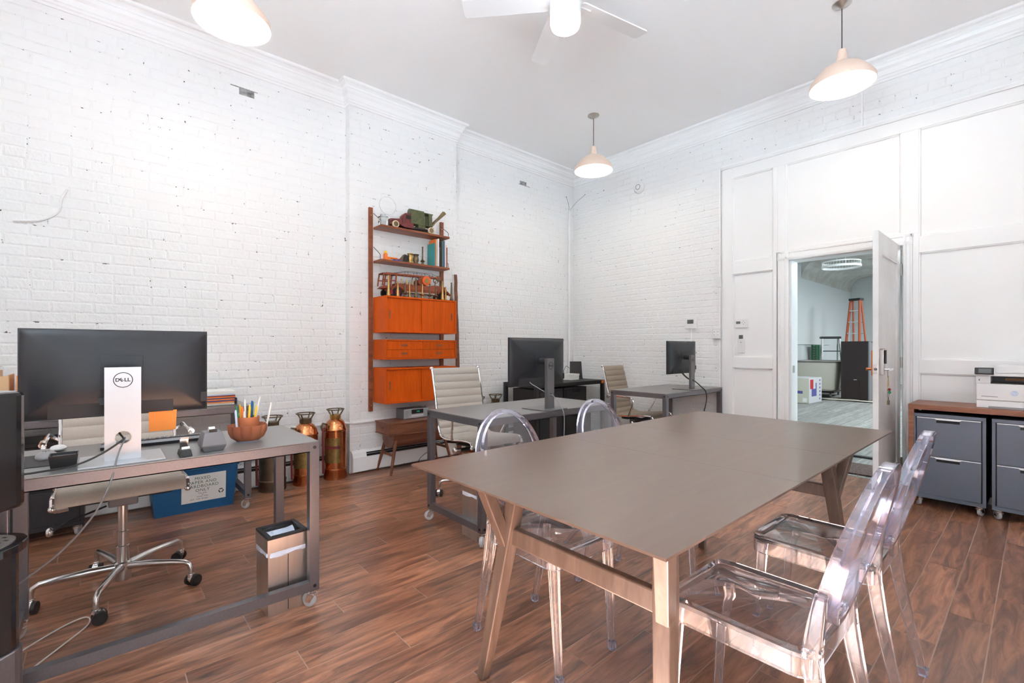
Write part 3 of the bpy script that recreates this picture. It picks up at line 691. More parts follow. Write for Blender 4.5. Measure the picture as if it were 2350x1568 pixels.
# ---- monitors (screen looks along local -X, back along +X)
def plate_hole(q, x0, x1, y0, y1, z0, z1, cy, cz, r, n=32):
    """a plate in the YZ plane with a round hole"""
    per = []
    for k in range(n):
        t = 2*math.pi*k/n; c, s = math.cos(t), math.sin(t); u = 1/max(abs(c)/((y1-y0)/2), abs(s)/((z1-z0)/2)); per.append(((y0+y1)/2 + c*u, (z0+z1)/2 + s*u))
    vs = []
    for x in (x0, x1):
        vs += [(x, a, b) for a, b in per] + [(x, cy + r*math.cos(2*math.pi*k/n), cz + r*math.sin(2*math.pi*k/n)) for k in range(n)]
    o = 2*n; fs = []
    for k in range(n):
        j = (k+1) % n; fs += [(k, j, n+j, n+k), (o+k, o+n+k, o+n+j, o+j), (k, o+k, o+j, j), (n+k, n+j, o+n+j, o+n+k)]
    q.add(vs, fs)
def monitor(label, loc, rz, stand, hole, wide=.562, hgt=.332):
    m = thing('monitor', label, 'monitor', loc, rz, 'desk monitors')
    z0, z1 = .158, .158 + hgt; w = wide/2
    sh = MB(); sh.hexa([(-.135, -w, z0), (-.118, -w, z0), (-.118, w, z0), (-.135, w, z0), (-.135, -w, z1), (-.118, -w, z1), (-.118, w, z1), (-.135, w, z1)]); sh = sh.build('screen_shell', 'screen_shell', m, bevel=.002)
    q = MB(); vs = [] 
    for (dx, my, mb, mt) in ((-.1179,.004,.004,.004), (-.113,.010,.012,.010), (-.106,.030,.03,.028), (-.100,.065,.06,.058), (-.096,.11,.095,.09), (-.0945,.15,.12,.12)):
        vs += [(dx, a_, b_) for a_, b_ in rrect(-w+my, w-my, z0+mb, z1-mt, .01, 2)]
    nn = len(vs)//6; q.add(vs, [(i*nn+k, i*nn+(k+1) % nn, (i+1)*nn+(k+1) % nn, (i+1)*nn+k) for i in range(5) for k in range(nn)] + [tuple(range(5*nn, 6*nn)), tuple(range(nn))[::-1]]); q.build('back_cover', 'screen_shell', sh, smooth=True)
    q = MB(); q.prism([(-.1178, z0+.004), (-.104, z0+.006), (-.100, z0+.075), (-.1178, z0+.075)], 'y', -w+.075, w-.12); q.build('port_cover', 'black_soft', sh)
    MB().box(-.1352, -.1350, -w+.006, w-.006, z0+.010, z1-.006).build('screen', 'screen', m)
    MB().box(-.0942, -.0925, -.063, .063, z0+.105, z0+.232).build('mount_plate', 'screen_shell', sh, bevel=.001)
    q = MB(); q.box(-.1178, -.1135, -w+.07, w-.07, z1-.016, z1-.013); q.build('vent_slot', 'black', sh)
    q = MB(); q.box(-.1177, -.108, w-.035, w-.002, z0+.035, z0+.075); q.build('port_block', 'black_soft', sh)
    arm = MB(); arm.tube([(-.0924, 0, z0+.168), (-.045, 0, z0+.168), (-.024, 0, z0+.160)], .024, 14); arm.build('tilt_arm', 'black_soft', m, smooth=True)
    st = MB(); sw = .0525 if stand == 'silver' else .036
    hz_ = .0875 if stand == 'silver' else .098; hr = hole
    za = hz_ - sw; zb = hz_ + sw
    if za < .006: za = .006
    plate_hole(st, -.024, .0, -sw, sw, za, zb, 0, hz_, hr)
    if za > .0061: st.box(-.024, .0, -sw, sw, .006, za)
    st.box(-.024, .0, -sw, sw, zb, .348)
    stm = {'silver': 'silver', 'grey': 'grey_stand'}[stand]
    st = st.build('stand', stm, m)
    q = MB(); q.ring((0, hz_), hr+.0022, hr-.001, 'x', -.002, .0006, 32); q.build('cable_ring', 'alu', st, smooth=True)
    bw = .122
    q = MB(); q.prism([(-.16,-bw), (.045,-bw), (.07,-bw+.03), (.07,bw-.03), (.045,bw), (-.16,bw)] if stand == 'grey' else [(-.15,-bw), (.072,-bw), (.072,bw), (-.15,bw)], 'z', .0, .006); q.build('base', stm, m, bevel=.001, seg=1)
    lz = .301 if stand == 'silver' else .298; lr = .0285 if stand == 'silver' else .025
    q = MB(); q.ring((0, lz), lr, lr-.0026, 'x', .0, .0010, 40); lg = q.build('logo', 'ink', st)
    for ch_, yy, rot in (('D', -.0160, 0), ('E', -.0046, 30), ('L', .0075, 0), ('L', .0165, 0)):
        M_ = T3(.0003, yy, lz) @ FX @ Matrix.Rotation(R(rot), 4, 'Z')
        text_mesh(ch_, .0175, 'letter', 'ink', lg, M_, .0004, bold=.0006)
    return m
mo1 = monitor('widescreen monitor on a bright silver stand with a black round emblem, on the near desk', (2.100, -4.938, .7505), 0, 'silver', .0245)
monitor('black monitor on a dark grey stand, on the desk behind the clear chairs', (2.135, -2.688, .7505), 3, 'grey', .0135)
monitor('smaller-looking monitor seen at an angle on the desk by the back wall', (2.035, -.515, .7505), 0, 'grey', .0135)
# orange note stuck to the bottom of the near monitor
q = MB(); q.hexa([(1.970,-4.854,.832),(1.971,-4.854,.832),(1.971,-4.766,.832),(1.970,-4.766,.832),(1.9865,-4.856,.916),(1.9875,-4.856,.916),(1.9875,-4.764,.916),(1.9865,-4.764,.916)])
tag(q.build('sticky_note', 'orange_note'), 'bright orange sticky note hanging below the near monitor', 'sticky note')
def cable(pts, r, m, label, name='cable', n=6, k=6):
    return tag(MB().tube(smooth_path(pts, k), r, n).build(name, m, smooth=True), label, 'cable')
cable([(2.010,-4.985,.955),(2.03,-4.98,.925),(2.045,-4.965,.885),(2.055,-4.945,.845),(2.080,-4.938,.834),(2.106,-4.942,.828),(2.128,-5.0,.79),(2.135,-5.07,.762),(2.165,-5.16,.760),(2.19,-5.24,.757),(2.21,-5.30,.70)], .0034, 'cord', 'black power cable from the near monitor looping through its stand hole across the desk')
cable([(2.07,-4.932,.832),(2.106,-4.936,.826),(2.160,-4.955,.785),(2.205,-4.975,.70),(2.225,-5.02,.60),(2.225,-5.10,.50),(2.235,-5.21,.42),(2.24,-5.30,.37)], .0030, 'mid_grey', 'thin grey cable dropping from the near monitor stand in front of the desk edge')
q = MB(); q.hexa([(2.005,-5.002,.955),(2.02,-5.002,.955),(2.02,-4.972,.955),(2.005,-4.972,.955),(2.002,-5.008,.982),(2.012,-5.008,.982),(2.012,-4.966,.982),(2.002,-4.966,.982)])
tag(q.build('power_plug', 'black'), 'black plug in the back of the near monitor', 'plug')
cable([(2.026,-2.80,.965),(2.04,-2.79,.93),(2.07,-2.755,.90),(2.105,-2.715,.868),(2.125,-2.692,.85),(2.15,-2.68,.845),(2.175,-2.66,.80),(2.20,-2.645,.757),(2.214,-2.64,.70),(2.21,-2.64,.50),(2.20,-2.64,.30),(2.19,-2.62,.015)], .0028, 'grey_plastic', 'thin grey cable running from the middle monitor down behind the desk edge')
cable([(1.945,-.60,.945),(1.97,-.585,.90),(2.0,-.55,.86),(2.025,-.52,.848),(2.055,-.50,.83),(2.09,-.455,.78),(2.118,-.42,.735),(2.125,-.41,.66),(2.12,-.43,.57),(2.115,-.445,.50),(2.11,-.45,.02)], .0055, 'cord', 'thick black cable bundle hanging from the back-wall monitor over the desk edge')
cable([(1.945,-.575,.945),(1.965,-.56,.90),(2.0,-.535,.862),(2.022,-.52,.85)], .0035, 'cord', 'short black cable behind the back-wall monitor')
# ---- things on the near desk
DZT = .7505
pc = thing('pen_cup', 'fluted terracotta pen pot with a ring of small pockets on the near desk', 'pen holder', (1.975, -4.50, DZT)); pc.scale = (1.36, 1.36, 1.26)
q = MB(); vs = []; n = 60; prof = [(.030,.0),(.036,.004),(.044,.016),(.050,.032),(.052,.046),(.0525,.058),(.0505,.0585),(.047,.050),(.046,.03)]
for r_, z in prof:
    for k in range(n):
        t = 2*math.pi*k/n; f = 1 + .15*abs(math.sin(t*5))**.7 if z > .006 else 1; vs.append((r_*f*math.cos(t), r_*f*math.sin(t), z))
fs = [(i*n+k, i*n+(k+1) % n, (i+1)*n+(k+1) % n, (i+1)*n+k) for i in range(len(prof)-1) for k in range(n)] + [tuple(range(n))[::-1]]
q.add(vs, fs); q.build('fluted_bowl', 'terracotta', pc, smooth=True)
MB().lathe([(.034,.006),(.034,.085),(.0345,.0865),(.031,.0865),(.031,.012),(.001,.012)], 28).build('inner_cup', 'terra_plain', pc, smooth=True)
MB().lathe([(.028,-.0),(.033,.0),(.035,.003),(.028,.004)], 28).build('foot_ring', 'pale_blue', pc, smooth=True)
pens = [(-.012,-.022,-.010,-.020,.118,'yellow','yellow pencil'),(.004,-.016,.008,-.018,.112,'orange','orange marker'),(.010,-.002,.006,.004,.116,'yellow','thick yellow marker'),(-.008,.006,-.004,.012,.128,'pen_blue','blue pen'),
        (.0,-.026,.0,-.032,.114,'pen_green','green capped pen'),(.014,.012,.012,.022,.112,'yellow','pencil leaning right'),(-.014,.014,-.018,.018,.124,'pen_green','dark green pen'),(.004,.018,-.002,.034,.140,'cable_white','white straw-like pen'),(.018,-.012,.020,-.014,.098,'paper','pale yellow marker'),(-.016,-.006,-.02,-.004,.132,'paper','white pencil at the back')]
for k, (x0, y0, x1, y1, h, mm, lb) in enumerate(pens):
    q = MB(); rr_ = .0042 if 'marker' in lb else .0033
    rr_ *= 1.3; h *= 1.4; q.tube([(1.975+x0, -4.50+y0, DZT+.020), (1.975+x1*1.4, -4.50+y1*1.4, DZT+h-.014), (1.975+x1*1.45, -4.50+y1*1.45, DZT+h)], [rr_, rr_, rr_*.55], 8)
    tag(q.build('pen', mm, smooth=True), lb + ' standing in the terracotta pen pot', 'pen', 'pens in the terracotta pot')
for (dx, dy, tx, ty, h, mm, lb) in ((.012, .0485, .010, .066, .122, 'cable_white', 'white pen in an outer pocket on the right side of the pot'), (.030, -.036, .028, -.040, .108, 'pale_blue', 'pale blue pen in an outer pocket on the left side of the pot')):
    q = MB(); q.tube([(1.975+dx*1.36, -4.50+dy*1.36, DZT+.030), (1.975+tx*1.4, -4.50+ty*1.4, DZT+h*1.36-.01), (1.975+tx*1.4, -4.50+ty*1.4, DZT+h*1.36)], [.0046, .0048, .003], 8); tag(q.build('pen', mm, smooth=True), lb, 'pen', 'pens in the terracotta pot')
tp = thing('tape_dispenser', 'dark grey chunky tape dispenser beside the pen pot', 'tape dispenser', (2.10, -4.655, DZT)); tp.scale = (1.2, 1.2, 1.3)
q = MB(); q.hexa([(-.062,-.028,0),(.026,-.028,0),(.026,.028,0),(-.062,.028,0),(-.07,-.036,.018),(.034,-.036,.018),(.034,.036,.018),(-.07,.036,.018)]); q.hexa([(-.07,-.036,.0181),(.034,-.036,.0181),(.034,.036,.0181),(-.07,.036,.0181),(-.05,-.026,.058),(.016,-.026,.058),(.016,.026,.058),(-.05,.026,.058)]); q.build('body', 'mid_grey', tp, bevel=.002)
MB().cyl((-.022,-.009,.058), (-.022,.009,.058), .013, n=20).build('tape_roll', 'paper', tp, smooth=True); MB().box(.0,.012,-.011,.011,.0582,.066).build('cutter', 'black', tp)
sp = thing('tape_stand', 'small silver desk stand with a curled metal tip, next to the tape dispenser', 'desk gadget', (2.145, -4.753, DZT)); sp.scale = (1.15, 1.15, 1.15)
q = MB(); q.hexa([(-.05,-.018,0),(.028,-.018,0),(.028,.018,0),(-.05,.018,0),(-.048,-.014,.018),(.02,-.014,.022),(.02,.014,.022),(-.048,.014,.018)]); q.build('body', 'black', sp, bevel=.002)
q = MB(); q.prism([(-.045,.018),(-.03,.056),(-.012,.060),(-.012,.056),(-.027,.052),(-.034,.018)], 'y', -.012, .012); q.build('metal_arm', 'alu', sp); MB().cyl((.004,-.011,.024),(.004,.011,.024),.007,n=12).build('tip', 'chrome', sp, smooth=True)
kb = thing('keyboard', 'slim dark keyboard with silver edge lying behind the near monitor', 'keyboard', (1.755, -4.80, DZT), -2)
MB().hexa([(-.065,-.20,0),(.065,-.20,0),(.065,.20,0),(-.065,.20,0),(-.065,-.20,.008),(.065,-.20,.022),(.065,.20,.022),(-.065,.20,.008)]).build('body', 'black_soft', kb, bevel=.002)
MB().box(.0652,.069,-.20,.20,.012,.0225).build('silver_edge', 'silver', kb)
kk = MB().box(-.0065,.0065,-.0065,.0065,0,.005).mesh('key'); kk.materials.append(MT['mid_grey'])
for r_ in range(5):
    for c_ in range(22):
        o = bpy.data.objects.new('key', kk); COL.objects.link(o); o.parent = kb; o.location = (-.050 + r_*.0175, -.186 + c_*.0177, .0098 + r_*.00188)
mm = thing('computer_mouse', 'dark grey oval computer mouse on the near desk, left of the black tray', 'mouse', (1.86, -5.155, DZT + .0025))
q = MB(); q.ball((0,0,.006), .052, .031, .023, 20, 10); q.v = [(a, b, max(c, 0)) for a, b, c in q.v]; q.build('shell', 'grey_plastic', mm, smooth=True)
q = MB(); q.box(.0, .022, -.0008, .0008, .0255, .0292); q.box(.008, .0095, -.010, .010, .0255, .029); q.build('button_seam', 'black', mm)
tag(MB().box(1.77, 2.02, -5.245, -5.085, DZT, DZT+.002).build('mouse_pad', 'black_soft'), 'flat dark mouse pad at the left end of the near desk', 'mouse pad')
bt = thing('black_tray', 'small black open desk tray beside the computer mouse', 'desk tray', (2.06, -5.098, DZT))
q = MB(); a0 = [(-.035,-.033),(.03,-.033),(.03,.033),(-.035,.033)]; a1 = [(-.04,-.038),(.034,-.038),(.034,.038),(-.04,.038)]
q.hexa([(a, b, 0) for a, b in a0] + [(a, b, .003) for a, b in a0])
for i in range(4):
    p, r_ = a0[i], a0[(i+1) % 4]; P2, R2 = a1[i], a1[(i+1) % 4]; s_ = .93
    q.hexa([(p[0],p[1],.003),(r_[0],r_[1],.003),(r_[0]*s_,r_[1]*s_,.003),(p[0]*s_,p[1]*s_,.003),(P2[0],P2[1],.044),(R2[0],R2[1],.044),(R2[0]*s_,R2[1]*s_,.044),(P2[0]*s_,P2[1]*s_,.044)])
q.build('tray', 'black', bt); MB().box(-.030,.026,-.030,.030,.0035,.036).build('card_stack', 'mid_grey', bt)
tag(MB().ball((1.70,-5.13,DZT+.012), .045,.026,.0118).build('white_mouse', 'white_plastic', smooth=True), 'small white mouse behind the dark grey mouse', 'mouse')
# ---- stainless bins
def bin_(label, loc, rz, hgt, w, d, bag):
    b = thing('waste_bin', label, 'waste bin', loc, rz, 'square stainless waste bins')
    q = MB(); a, c = w/2, d/2; t = .002
    for (x0, x1, y0, y1) in ((-a, a, -c, -c+t), (-a, a, c-t, c), (-a, -a+t, -c+t, c-t), (a-t, a, -c+t, c-t)): q.box(x0, x1, y0, y1, .004, hgt*.80)
    q.box(-a, a, -c, c, 0, .004); q.build('body', 'steel', b, bevel=.0)
    q = MB(); a2, c2 = a+.003, c+.003
    for (x0, x1, y0, y1) in ((-a2, a2, -c2, -c2+t), (-a2, a2, c2-t, c2), (-a2, -a2+t, -c2+t, c2-t), (a2-t, a2, -c2+t, c2-t)): q.box(x0, x1, y0, y1, hgt*.80, hgt-.012)
    q.build('collar', 'steel', b)
    q = MB(); u = .020
    for (x0, x1, y0, y1) in ((-a2, a2, -c2, -c2+u), (-a2, a2, c2-u, c2), (-a2, -a2+u, -c2+u, c2-u), (a2-u, a2, -c2+u, c2-u)): q.box(x0, x1, y0, y1, hgt-.012, hgt)
    q.build('rim', 'black_soft', b, bevel=.003)
    MB().box(a+.0002, a+.0012, -.0012, .0012, .006, hgt*.79).build('seam', 'dark_metal', b)
    if bag:
        q = MB(); n = 36; vs = []
        for lev, (z, k) in enumerate(((hgt*.80, 1.04), (hgt*.765, 1.05), (hgt*.755, 1.02))):
            for i in range(n):
                t_ = 2*math.pi*i/n; cs, sn = math.cos(t_), math.sin(t_); u_ = 1/max(abs(cs)/a, abs(sn)/c); dz = -.010*abs(math.cos(t_*2+.8)) if lev else 0
                vs.append((cs*u_*k, sn*u_*k, z + dz))
        fs = [(l*n+i, l*n+(i+1) % n, (l+1)*n+(i+1) % n, (l+1)*n+i) for l in range(2) for i in range(n)]; q.add(vs, fs)
        for i in range(6):
            for j in range(6):
                x0 = -a+.022 + i*(w-.044)/6; x1 = x0 + (w-.044)/6; y0 = -c+.022 + j*(d-.044)/6; y1 = y0 + (d-.044)/6
                zf = lambda x, y: hgt*.95 + .012*math.sin(x*70+1)*math.cos(y*55) - .018*(1-(x/a)**2)*(1-(y/c)**2)
                q.add([(x0,y0,zf(x0,y0)),(x1,y0,zf(x1,y0)),(x1,y1,zf(x1,y1)),(x0,y1,zf(x0,y1))], [(0,1,2,3)])
        q.build('bin_bag', 'bag', b, smooth=True)
    return b
b1 = bin_('square stainless waste bin with a bluish bag under the near desk', (2.050, -4.378, 0), 3, .345, .165, .165, True)
dup(b1, (2.03, -3.215, 0), -2, 'square stainless waste bin standing under the middle rolling desk')
# ---- blue recycling box
bb = thing('recycling_box', 'blue plastic recycling box with a printed paper label on its front', 'recycling box', (.20, -4.49, 0))
q = MB(); lo = [(-.135,-.235),(.145,-.235),(.145,.235),(-.135,.235)]; hi = [(-.155,-.262),(.172,-.262),(.172,.262),(-.155,.262)]
q.hexa([(a, b, .0) for a, b in lo] + [(a, b, .004) for a, b in lo])
for i in range(4):
    j = (i+1) % 4; s = .975
    q.hexa([(*lo[i],.004), (*lo[j],.004), (lo[j][0]*s,lo[j][1]*s,.004), (lo[i][0]*s,lo[i][1]*s,.004), (*hi[i],.315), (*hi[j],.315), (hi[j][0]*s,hi[j][1]*s,.315), (hi[i][0]*s,hi[i][1]*s,.315)])
q.build('box', 'blue_plastic', bb)
q = MB()
for (x0, x1, y0, y1) in ((.163,.180,-.27,.27), (-.163,-.15,-.27,.27), (-.15,.163,-.27,-.255), (-.15,.163,.255,.27)): q.box(x0, x1, y0, y1, .30, .318)
q.build('rim', 'blue_plastic', bb, bevel=.004)
th = math.atan2(.027, .311); SL = T3(.1455 + .027*(.17/.311) + .0012, .05, .17) @ Matrix.Rotation(th, 4, 'Y')
lb = MB().box(-.0004, .0004, -.135, .135, -.105, .095).xf(SL).build('label', 'paper', bb)
for txt, z, s, mm_, y in (('MIXED', .066, .030, 'ink_green', -.01), ('PAPER AND', .037, .030, 'ink_green', -.01), ('CARDBOARD', .008, .030, 'ink_green', -.01), ('ONLY', -.021, .030, 'ink_green', -.01), ('The City', -.043, .0135, 'ink', -.01), ('of', -.054, .0125, 'ink', -.01), ('Union City', -.066, .0135, 'ink', -.01), ('527  12th Street', -.084, .014, 'ink', -.03)):
    text_mesh(txt, s, 'lettering', mm_, lb, SL @ T3(.0006, y, z) @ FX, .0003, sp=1.12)
q = MB()
for k in range(3):
    a = R(90 + 120*k); p = lambda r_, t: (0, r_*math.cos(t), r_*math.sin(t))
    q.tube([p(.014, a - R(48)), p(.0135, a - R(10)), p(.014, a + R(25))], [.0032, .0032, .0032], 4); q.tube([p(.014, a + R(25)), p(.014, a + R(52))], [.0062, .0006], 4)
q.xf(SL @ T3(.0006, .105, -.048) @ Matrix.Diagonal((.12, 1, 1, 1))); q.build('recycling_symbol', 'ink', lb)
# ---- file cabinet under the wall desk, paper trays, folders on the wall desk
def file_cabinet(label, loc, w, d, h, m, grp=None, edge='white_edge', gap='black'):
    """front looks along local -Y"""
    f = thing('file_cabinet', label, 'file cabinet', loc, 0, grp)
    zb = .068; t = .018
    q = MB(); q.box(-w/2, w/2, -d/2+.02, d/2, zb, h); f0 = q.build('carcass', m, f)
    q = MB(); q.box(-w/2, w/2, -d/2, -d/2+.0199, h-.024, h); q.box(-w/2, w/2, -d/2, -d/2+.0199, zb, zb+.026); q.box(-w/2, -w/2+t, -d/2, -d/2+.0199, zb+.026, h-.024); q.box(w/2-t, w/2, -d/2, -d/2+.0199, zb+.026, h-.024); q.build('frame', m, f, bevel=.001, seg=1)
    MB().box(-w/2+t, w/2-t, -d/2+.017, -d/2+.0198, zb+.026, h-.024).build('shadow_gap', gap, f)
    z0, z1 = zb+.029, h-.027; zm = (z0+z1)/2
    for a, b in ((z0, zm-.002), (zm+.002, z1)):
        x0, x1 = -w/2+t+.006, w/2-t-.006; hw = .062*w/.386; hh = .034; y0, y1 = -d/2-.003, -d/2+.0165
        q = MB(); q.box(x0, x1, y0, y1, a, b-hh); q.box(x0, -hw, y0, y1, b-hh, b); q.box(hw, x1, y0, y1, b-hh, b)
        dr = q.build('drawer', m, f)
        MB().box(-hw, hw, y0+.010, y1, b-hh, b).build('finger_pull', 'black_soft', dr)
        q = MB(); q.prism([(x0, b), (x1, b), (x1, b-.0055), (hw+.010, b-.0055), (hw-.002, b-.0135), (-hw+.002, b-.0135), (-hw-.010, b-.0055), (x0, b-.0055)], 'y', y0-.0012, y0+.0035); q.build('edge_strip', edge, dr)
    for sx in (-1, 1):
        for sy in (-1, 1): caster(f, sx*(w/2-.035), sy*(d/2-.035), .068, 250 if sx > 0 else 300)
    return f
fc1 = file_cabinet('slate two-drawer rolling file cabinet under the left end of the wooden credenza', (3.917, -.238, 0), .386, .42, .688, 'slate', 'slate file cabinets')
dup(fc1, (4.330, -.238, 0), 0, 'slate two-drawer rolling file cabinet on the right, cut by the photo edge')
fcd = file_cabinet('dark two-drawer rolling file cabinet under the desk by the brick wall', (.225, -5.27, 0), .385, .34, .60, 'dark_metal', None, 'dark_metal'); fcd.rotation_euler = (0, 0, R(90))
file_d = lambda lab, loc: file_cabinet(lab, loc, .40, .42, .70, 'black_soft', 'dark cabinets under the corner desk', 'black_soft')
a = file_d('dark brown cabinet at the near end under the corner desk', (.46, -1.16, 0)); a.rotation_euler = (0, 0, R(90))
b = file_d('dark brown cabinet under the middle of the corner desk', (.46, -.73, 0)); b.rotation_euler = (0, 0, R(90))
# ---- credenza bridging the cabinets
cr = thing('credenza', 'warm walnut waterfall credenza straddling the file cabinets, printer on top', 'credenza', (3.70, 0, 0))
MB().box(.0, 1.80, -.462, -.035, .716, .752).build('top', 'walnut', cr, bevel=.001, seg=1)
MB().box(.0, .032, -.458, -.036, 0, .7155).build('side_panel', 'walnut', cr); MB().box(1.768, 1.80, -.458, -.036, 0, .7155).build('side_panel', 'walnut', cr)
MB().box(.033, 1.767, -.05, -.036, .06, .7155).build('back_panel', 'black_soft', cr)
MB().lathe([(.008, .7095), (.008, .7155)], 12, (.065, -.44, 0)).build('puck_light', 'white_plastic', cr)
# ---- printer
pr = thing('printer', 'white multifunction laser printer with a dark tilting touch panel, on the credenza', 'printer', (4.252, -.205, .7525))
MB().box(-.195, .195, -.165, .155, .0, .052).build('paper_drawer', 'white_plastic', pr, bevel=.004)
q = MB(); q.box(-.135, .2, -.17, -.1651, .0, .014); q.build('drawer_grip', 'grey_plastic', pr)
MB().box(-.196, .196, -.166, .155, .0535, .170).build('body', 'white_plastic', pr, bevel=.006)
q = MB(); q.box(-.196, -.125, -.162, .155, .1705, .222); q.box(.125, .196, -.162, .155, .1705, .222); q.box(-.125, .125, .0, .155, .1705, .222); q.build('output_frame', 'white_plastic', pr, bevel=.003)
MB().box(-.1249, .1249, -.155, -.001, .1706, .178).build('output_tray', 'black', pr); MB().box(-.06, .06, -.0015, -.0005, .188, .204).build('label_strip', 'hazard', pr); MB().box(-.124, .124, -.001, -.0002, .178, .2215).build('tray_back', 'mid_grey', pr)
MB().box(-.198, .198, -.168, .155, .2225, .242).build('scanner_bed', 'white_plastic', pr, bevel=.003)
MB().box(-.10, .198, -.150, .150, .2425, .300).build('document_feeder', 'white_plastic', pr, bevel=.010)
q = MB(); q.prism([(-.150,.262),(-.06,.262),(-.06,.268),(-.150,.270)], 'x', .03, .19); q.build('feeder_slot', 'black', pr)
q = MB(); q.hexa([(-.202,-.205,.236),(-.108,-.205,.236),(-.108,-.185,.232),(-.202,-.185,.232),(-.202,-.190,.282),(-.108,-.190,.282),(-.108,-.172,.278),(-.202,-.172,.278)]); tp_ = q.build('touch_panel', 'black', pr, bevel=.004)
q = MB(); q.hexa([(-.182,-.2047,.243),(-.120,-.2047,.243),(-.120,-.2042,.243),(-.182,-.2042,.243),(-.182,-.1931,.274),(-.120,-.1931,.274),(-.120,-.1926,.274),(-.182,-.1926,.274)]); q.build('display', 'lcd', tp_)
MB().box(-.183, -.178, -.1625, -.162, .188, .200).build('usb_port', 'mid_grey', pr)
q = MB(); q.tube([(-.012+0, -.1665, .110), (-.012, -.1668, .110)], .018, 24); lgp = q.build('logo', 'pale_blue', pr)
text_mesh('hp', .030, 'lettering', 'white_plastic', lgp, T3(-.012, -.1672, .111) @ FY @ Matrix.Shear('XZ', 4, (.25, 0)) if False else T3(-.012, -.1672, .111) @ FY, .0003)
MB().box(-.17, -.09, -.1664, -.166, .078, .083).build('name_strip', 'grey_plastic', pr)

# ---- teak wall unit on the chimney breast (local origin on the breast face, floor level)
wu = thing('wall_unit', 'teak wall-mounted shelving unit with two shelves, cabinets and a drawer box', 'shelving unit', (PD, -2.655, 0))
for y in (-.409, .391):
    q = MB(); q.box(.001, .026, y-.019, y+.019, .565 if y < 0 else .66, 2.515); rl = q.build('rail', 'teak_dark', wu, bevel=.002)
    q = MB(); q.cyl((.0261, y, 2.44), (.028, y, 2.44), .006, n=10); q.cyl((.0261, y, .62), (.028, y, .62), .006, n=10); q.build('screw', 'brass', rl)
for z in (2.305, 1.983):
    s = MB().box(.027, .195, -.388, .375, z, z+.021).build('shelf', 'teak_dark', wu, bevel=.003)
    for y in (-.385, .372):
        q = MB(); q.tube([(.027, y, z+.155), (.06, y, z+.135), (.155, y, z+.075), (.170, y, z+.062), (.172, y, z+.012)], .0028, 6); q.build('shelf_bracket', 'dark_metal', s, smooth=True)
def cabinet(z0, z1, nm):
    c = MB(); t = .016; x0, x1, y0, y1 = .028, .282, -.387, .398
    c.box(x0, x1, y0, y0+t, z0, z1); c.box(x0, x1, y1-t, y1, z0, z1); c.box(x0, x1, y0+t, y1-t, z0, z0+t); c.box(x0, x1, y0+t, y1-t, z1-t, z1); c.box(x0, x0+.006, y0+t, y1-t, z0+t, z1-t)
    c = c.build(nm, 'teak', wu, bevel=.0015, seg=1)
    return c, x1, y0+t, y1-t, z0+t, z1-t
for z0, z1 in ((1.315, 1.655), (.652, .985)):
    c, xf, ya, yb, za, zb = cabinet(z0, z1, 'cabinet')
    for k, (a, b, dx) in enumerate(((ya, (ya+yb)/2+.008, .022), ((ya+yb)/2-.008, yb, .010))):
        d = MB().box(xf-dx-.010, xf-dx, a+.001, b-.001, za+.001, zb-.001).build('sliding_door', 'teak', c)
        yy = a+.038 if k == 0 else b-.038
        q = MB(); q.prism(rrect(yy-.008, yy+.008, (za+zb)/2-.040, (za+zb)/2+.040, .007, 3), 'x', xf-dx, xf-dx+.0012); q.build('finger_pull', 'teak_dark', d)
    MB().box(xf-.0235, xf-.002, ya, yb, za, za+.004).build('track', 'teak', c)
c, xf, ya, yb, za, zb = cabinet(1.062, 1.250, 'drawer_box')
for i in range(2):
    for j in range(2):
        w_ = (yb-ya)/2; h_ = (zb-za)/2; y0 = ya + i*w_; z0 = za + j*h_
        d = MB().box(xf-.22, xf-.006, y0+.0012, y0+w_-.0012, z0+.0012, z0+h_-.0012).build('drawer', 'teak', c)
        yc = y0 + w_*(.5 if i else .48)
        q = MB(); q.prism(rrect(yc-.034, yc+.034, z0+h_/2-.010, z0+h_/2+.012, .010, 3), 'x', xf-.0059, xf-.0045); q.build('finger_pull', 'teak_dark', d)
# leaning rough-edged wooden strip
q = MB(); rr = random.Random(5); vs = []; n = 24
for k in range(n+1):
    t = k/n; z = .006 + 1.965*t; x = .20 - .075*t; wv = .052 - .022*t; yl = -2.118 + .01*t - rr.uniform(0, .007)
    vs += [(x, yl, z), (x+.016, yl, z), (x+.016, yl+wv, z), (x, yl+wv, z)]
fs = [(4*k+j, 4*k+(j+1) % 4, 4*(k+1)+(j+1) % 4, 4*(k+1)+j) for k in range(n) for j in range(4)] + [(0,1,2,3), (4*n+3,4*n+2,4*n+1,4*n)]
q.add(vs, fs); tag(q.build('wooden_strip', 'side_wood'), 'tall rough-edged wooden strip leaning at the right end of the teak unit', 'wood strip')
# ---- things on the shelves
SY = 2.327; S2 = 2.0045; CT = 1.6555
jar = thing('glass_jar', 'clear square glass jar at the left end of the top shelf', 'jar', (.215, -2.985, SY))
q = MB(); q.prism(rrect(-.035,.035,-.04,.04,.012,3), 'z', 0, .095); q.build('jar_body', 'glass', jar, bevel=.004); MB().lathe([(.028,.0955),(.028,.112)], 20).build('neck', 'glass', jar, smooth=True)
tk = thing('toy_truck', 'old red-cab toy truck with a green shovel body on the top shelf', 'toy truck', (.215, -2.672, SY), 0)
q = MB(); q.box(-.035,.035,-.24,.215,.030,.044); q.build('chassis', 'black', tk)
q = MB(); q.hexa([(-.028,-.25,.030),(.028,-.25,.030),(.033,-.12,.030),(-.033,-.12,.030),(-.024,-.25,.088),(.024,-.25,.088),(.031,-.12,.104),(-.031,-.12,.104)]); q.build('hood', 'toy_red', tk, bevel=.006)
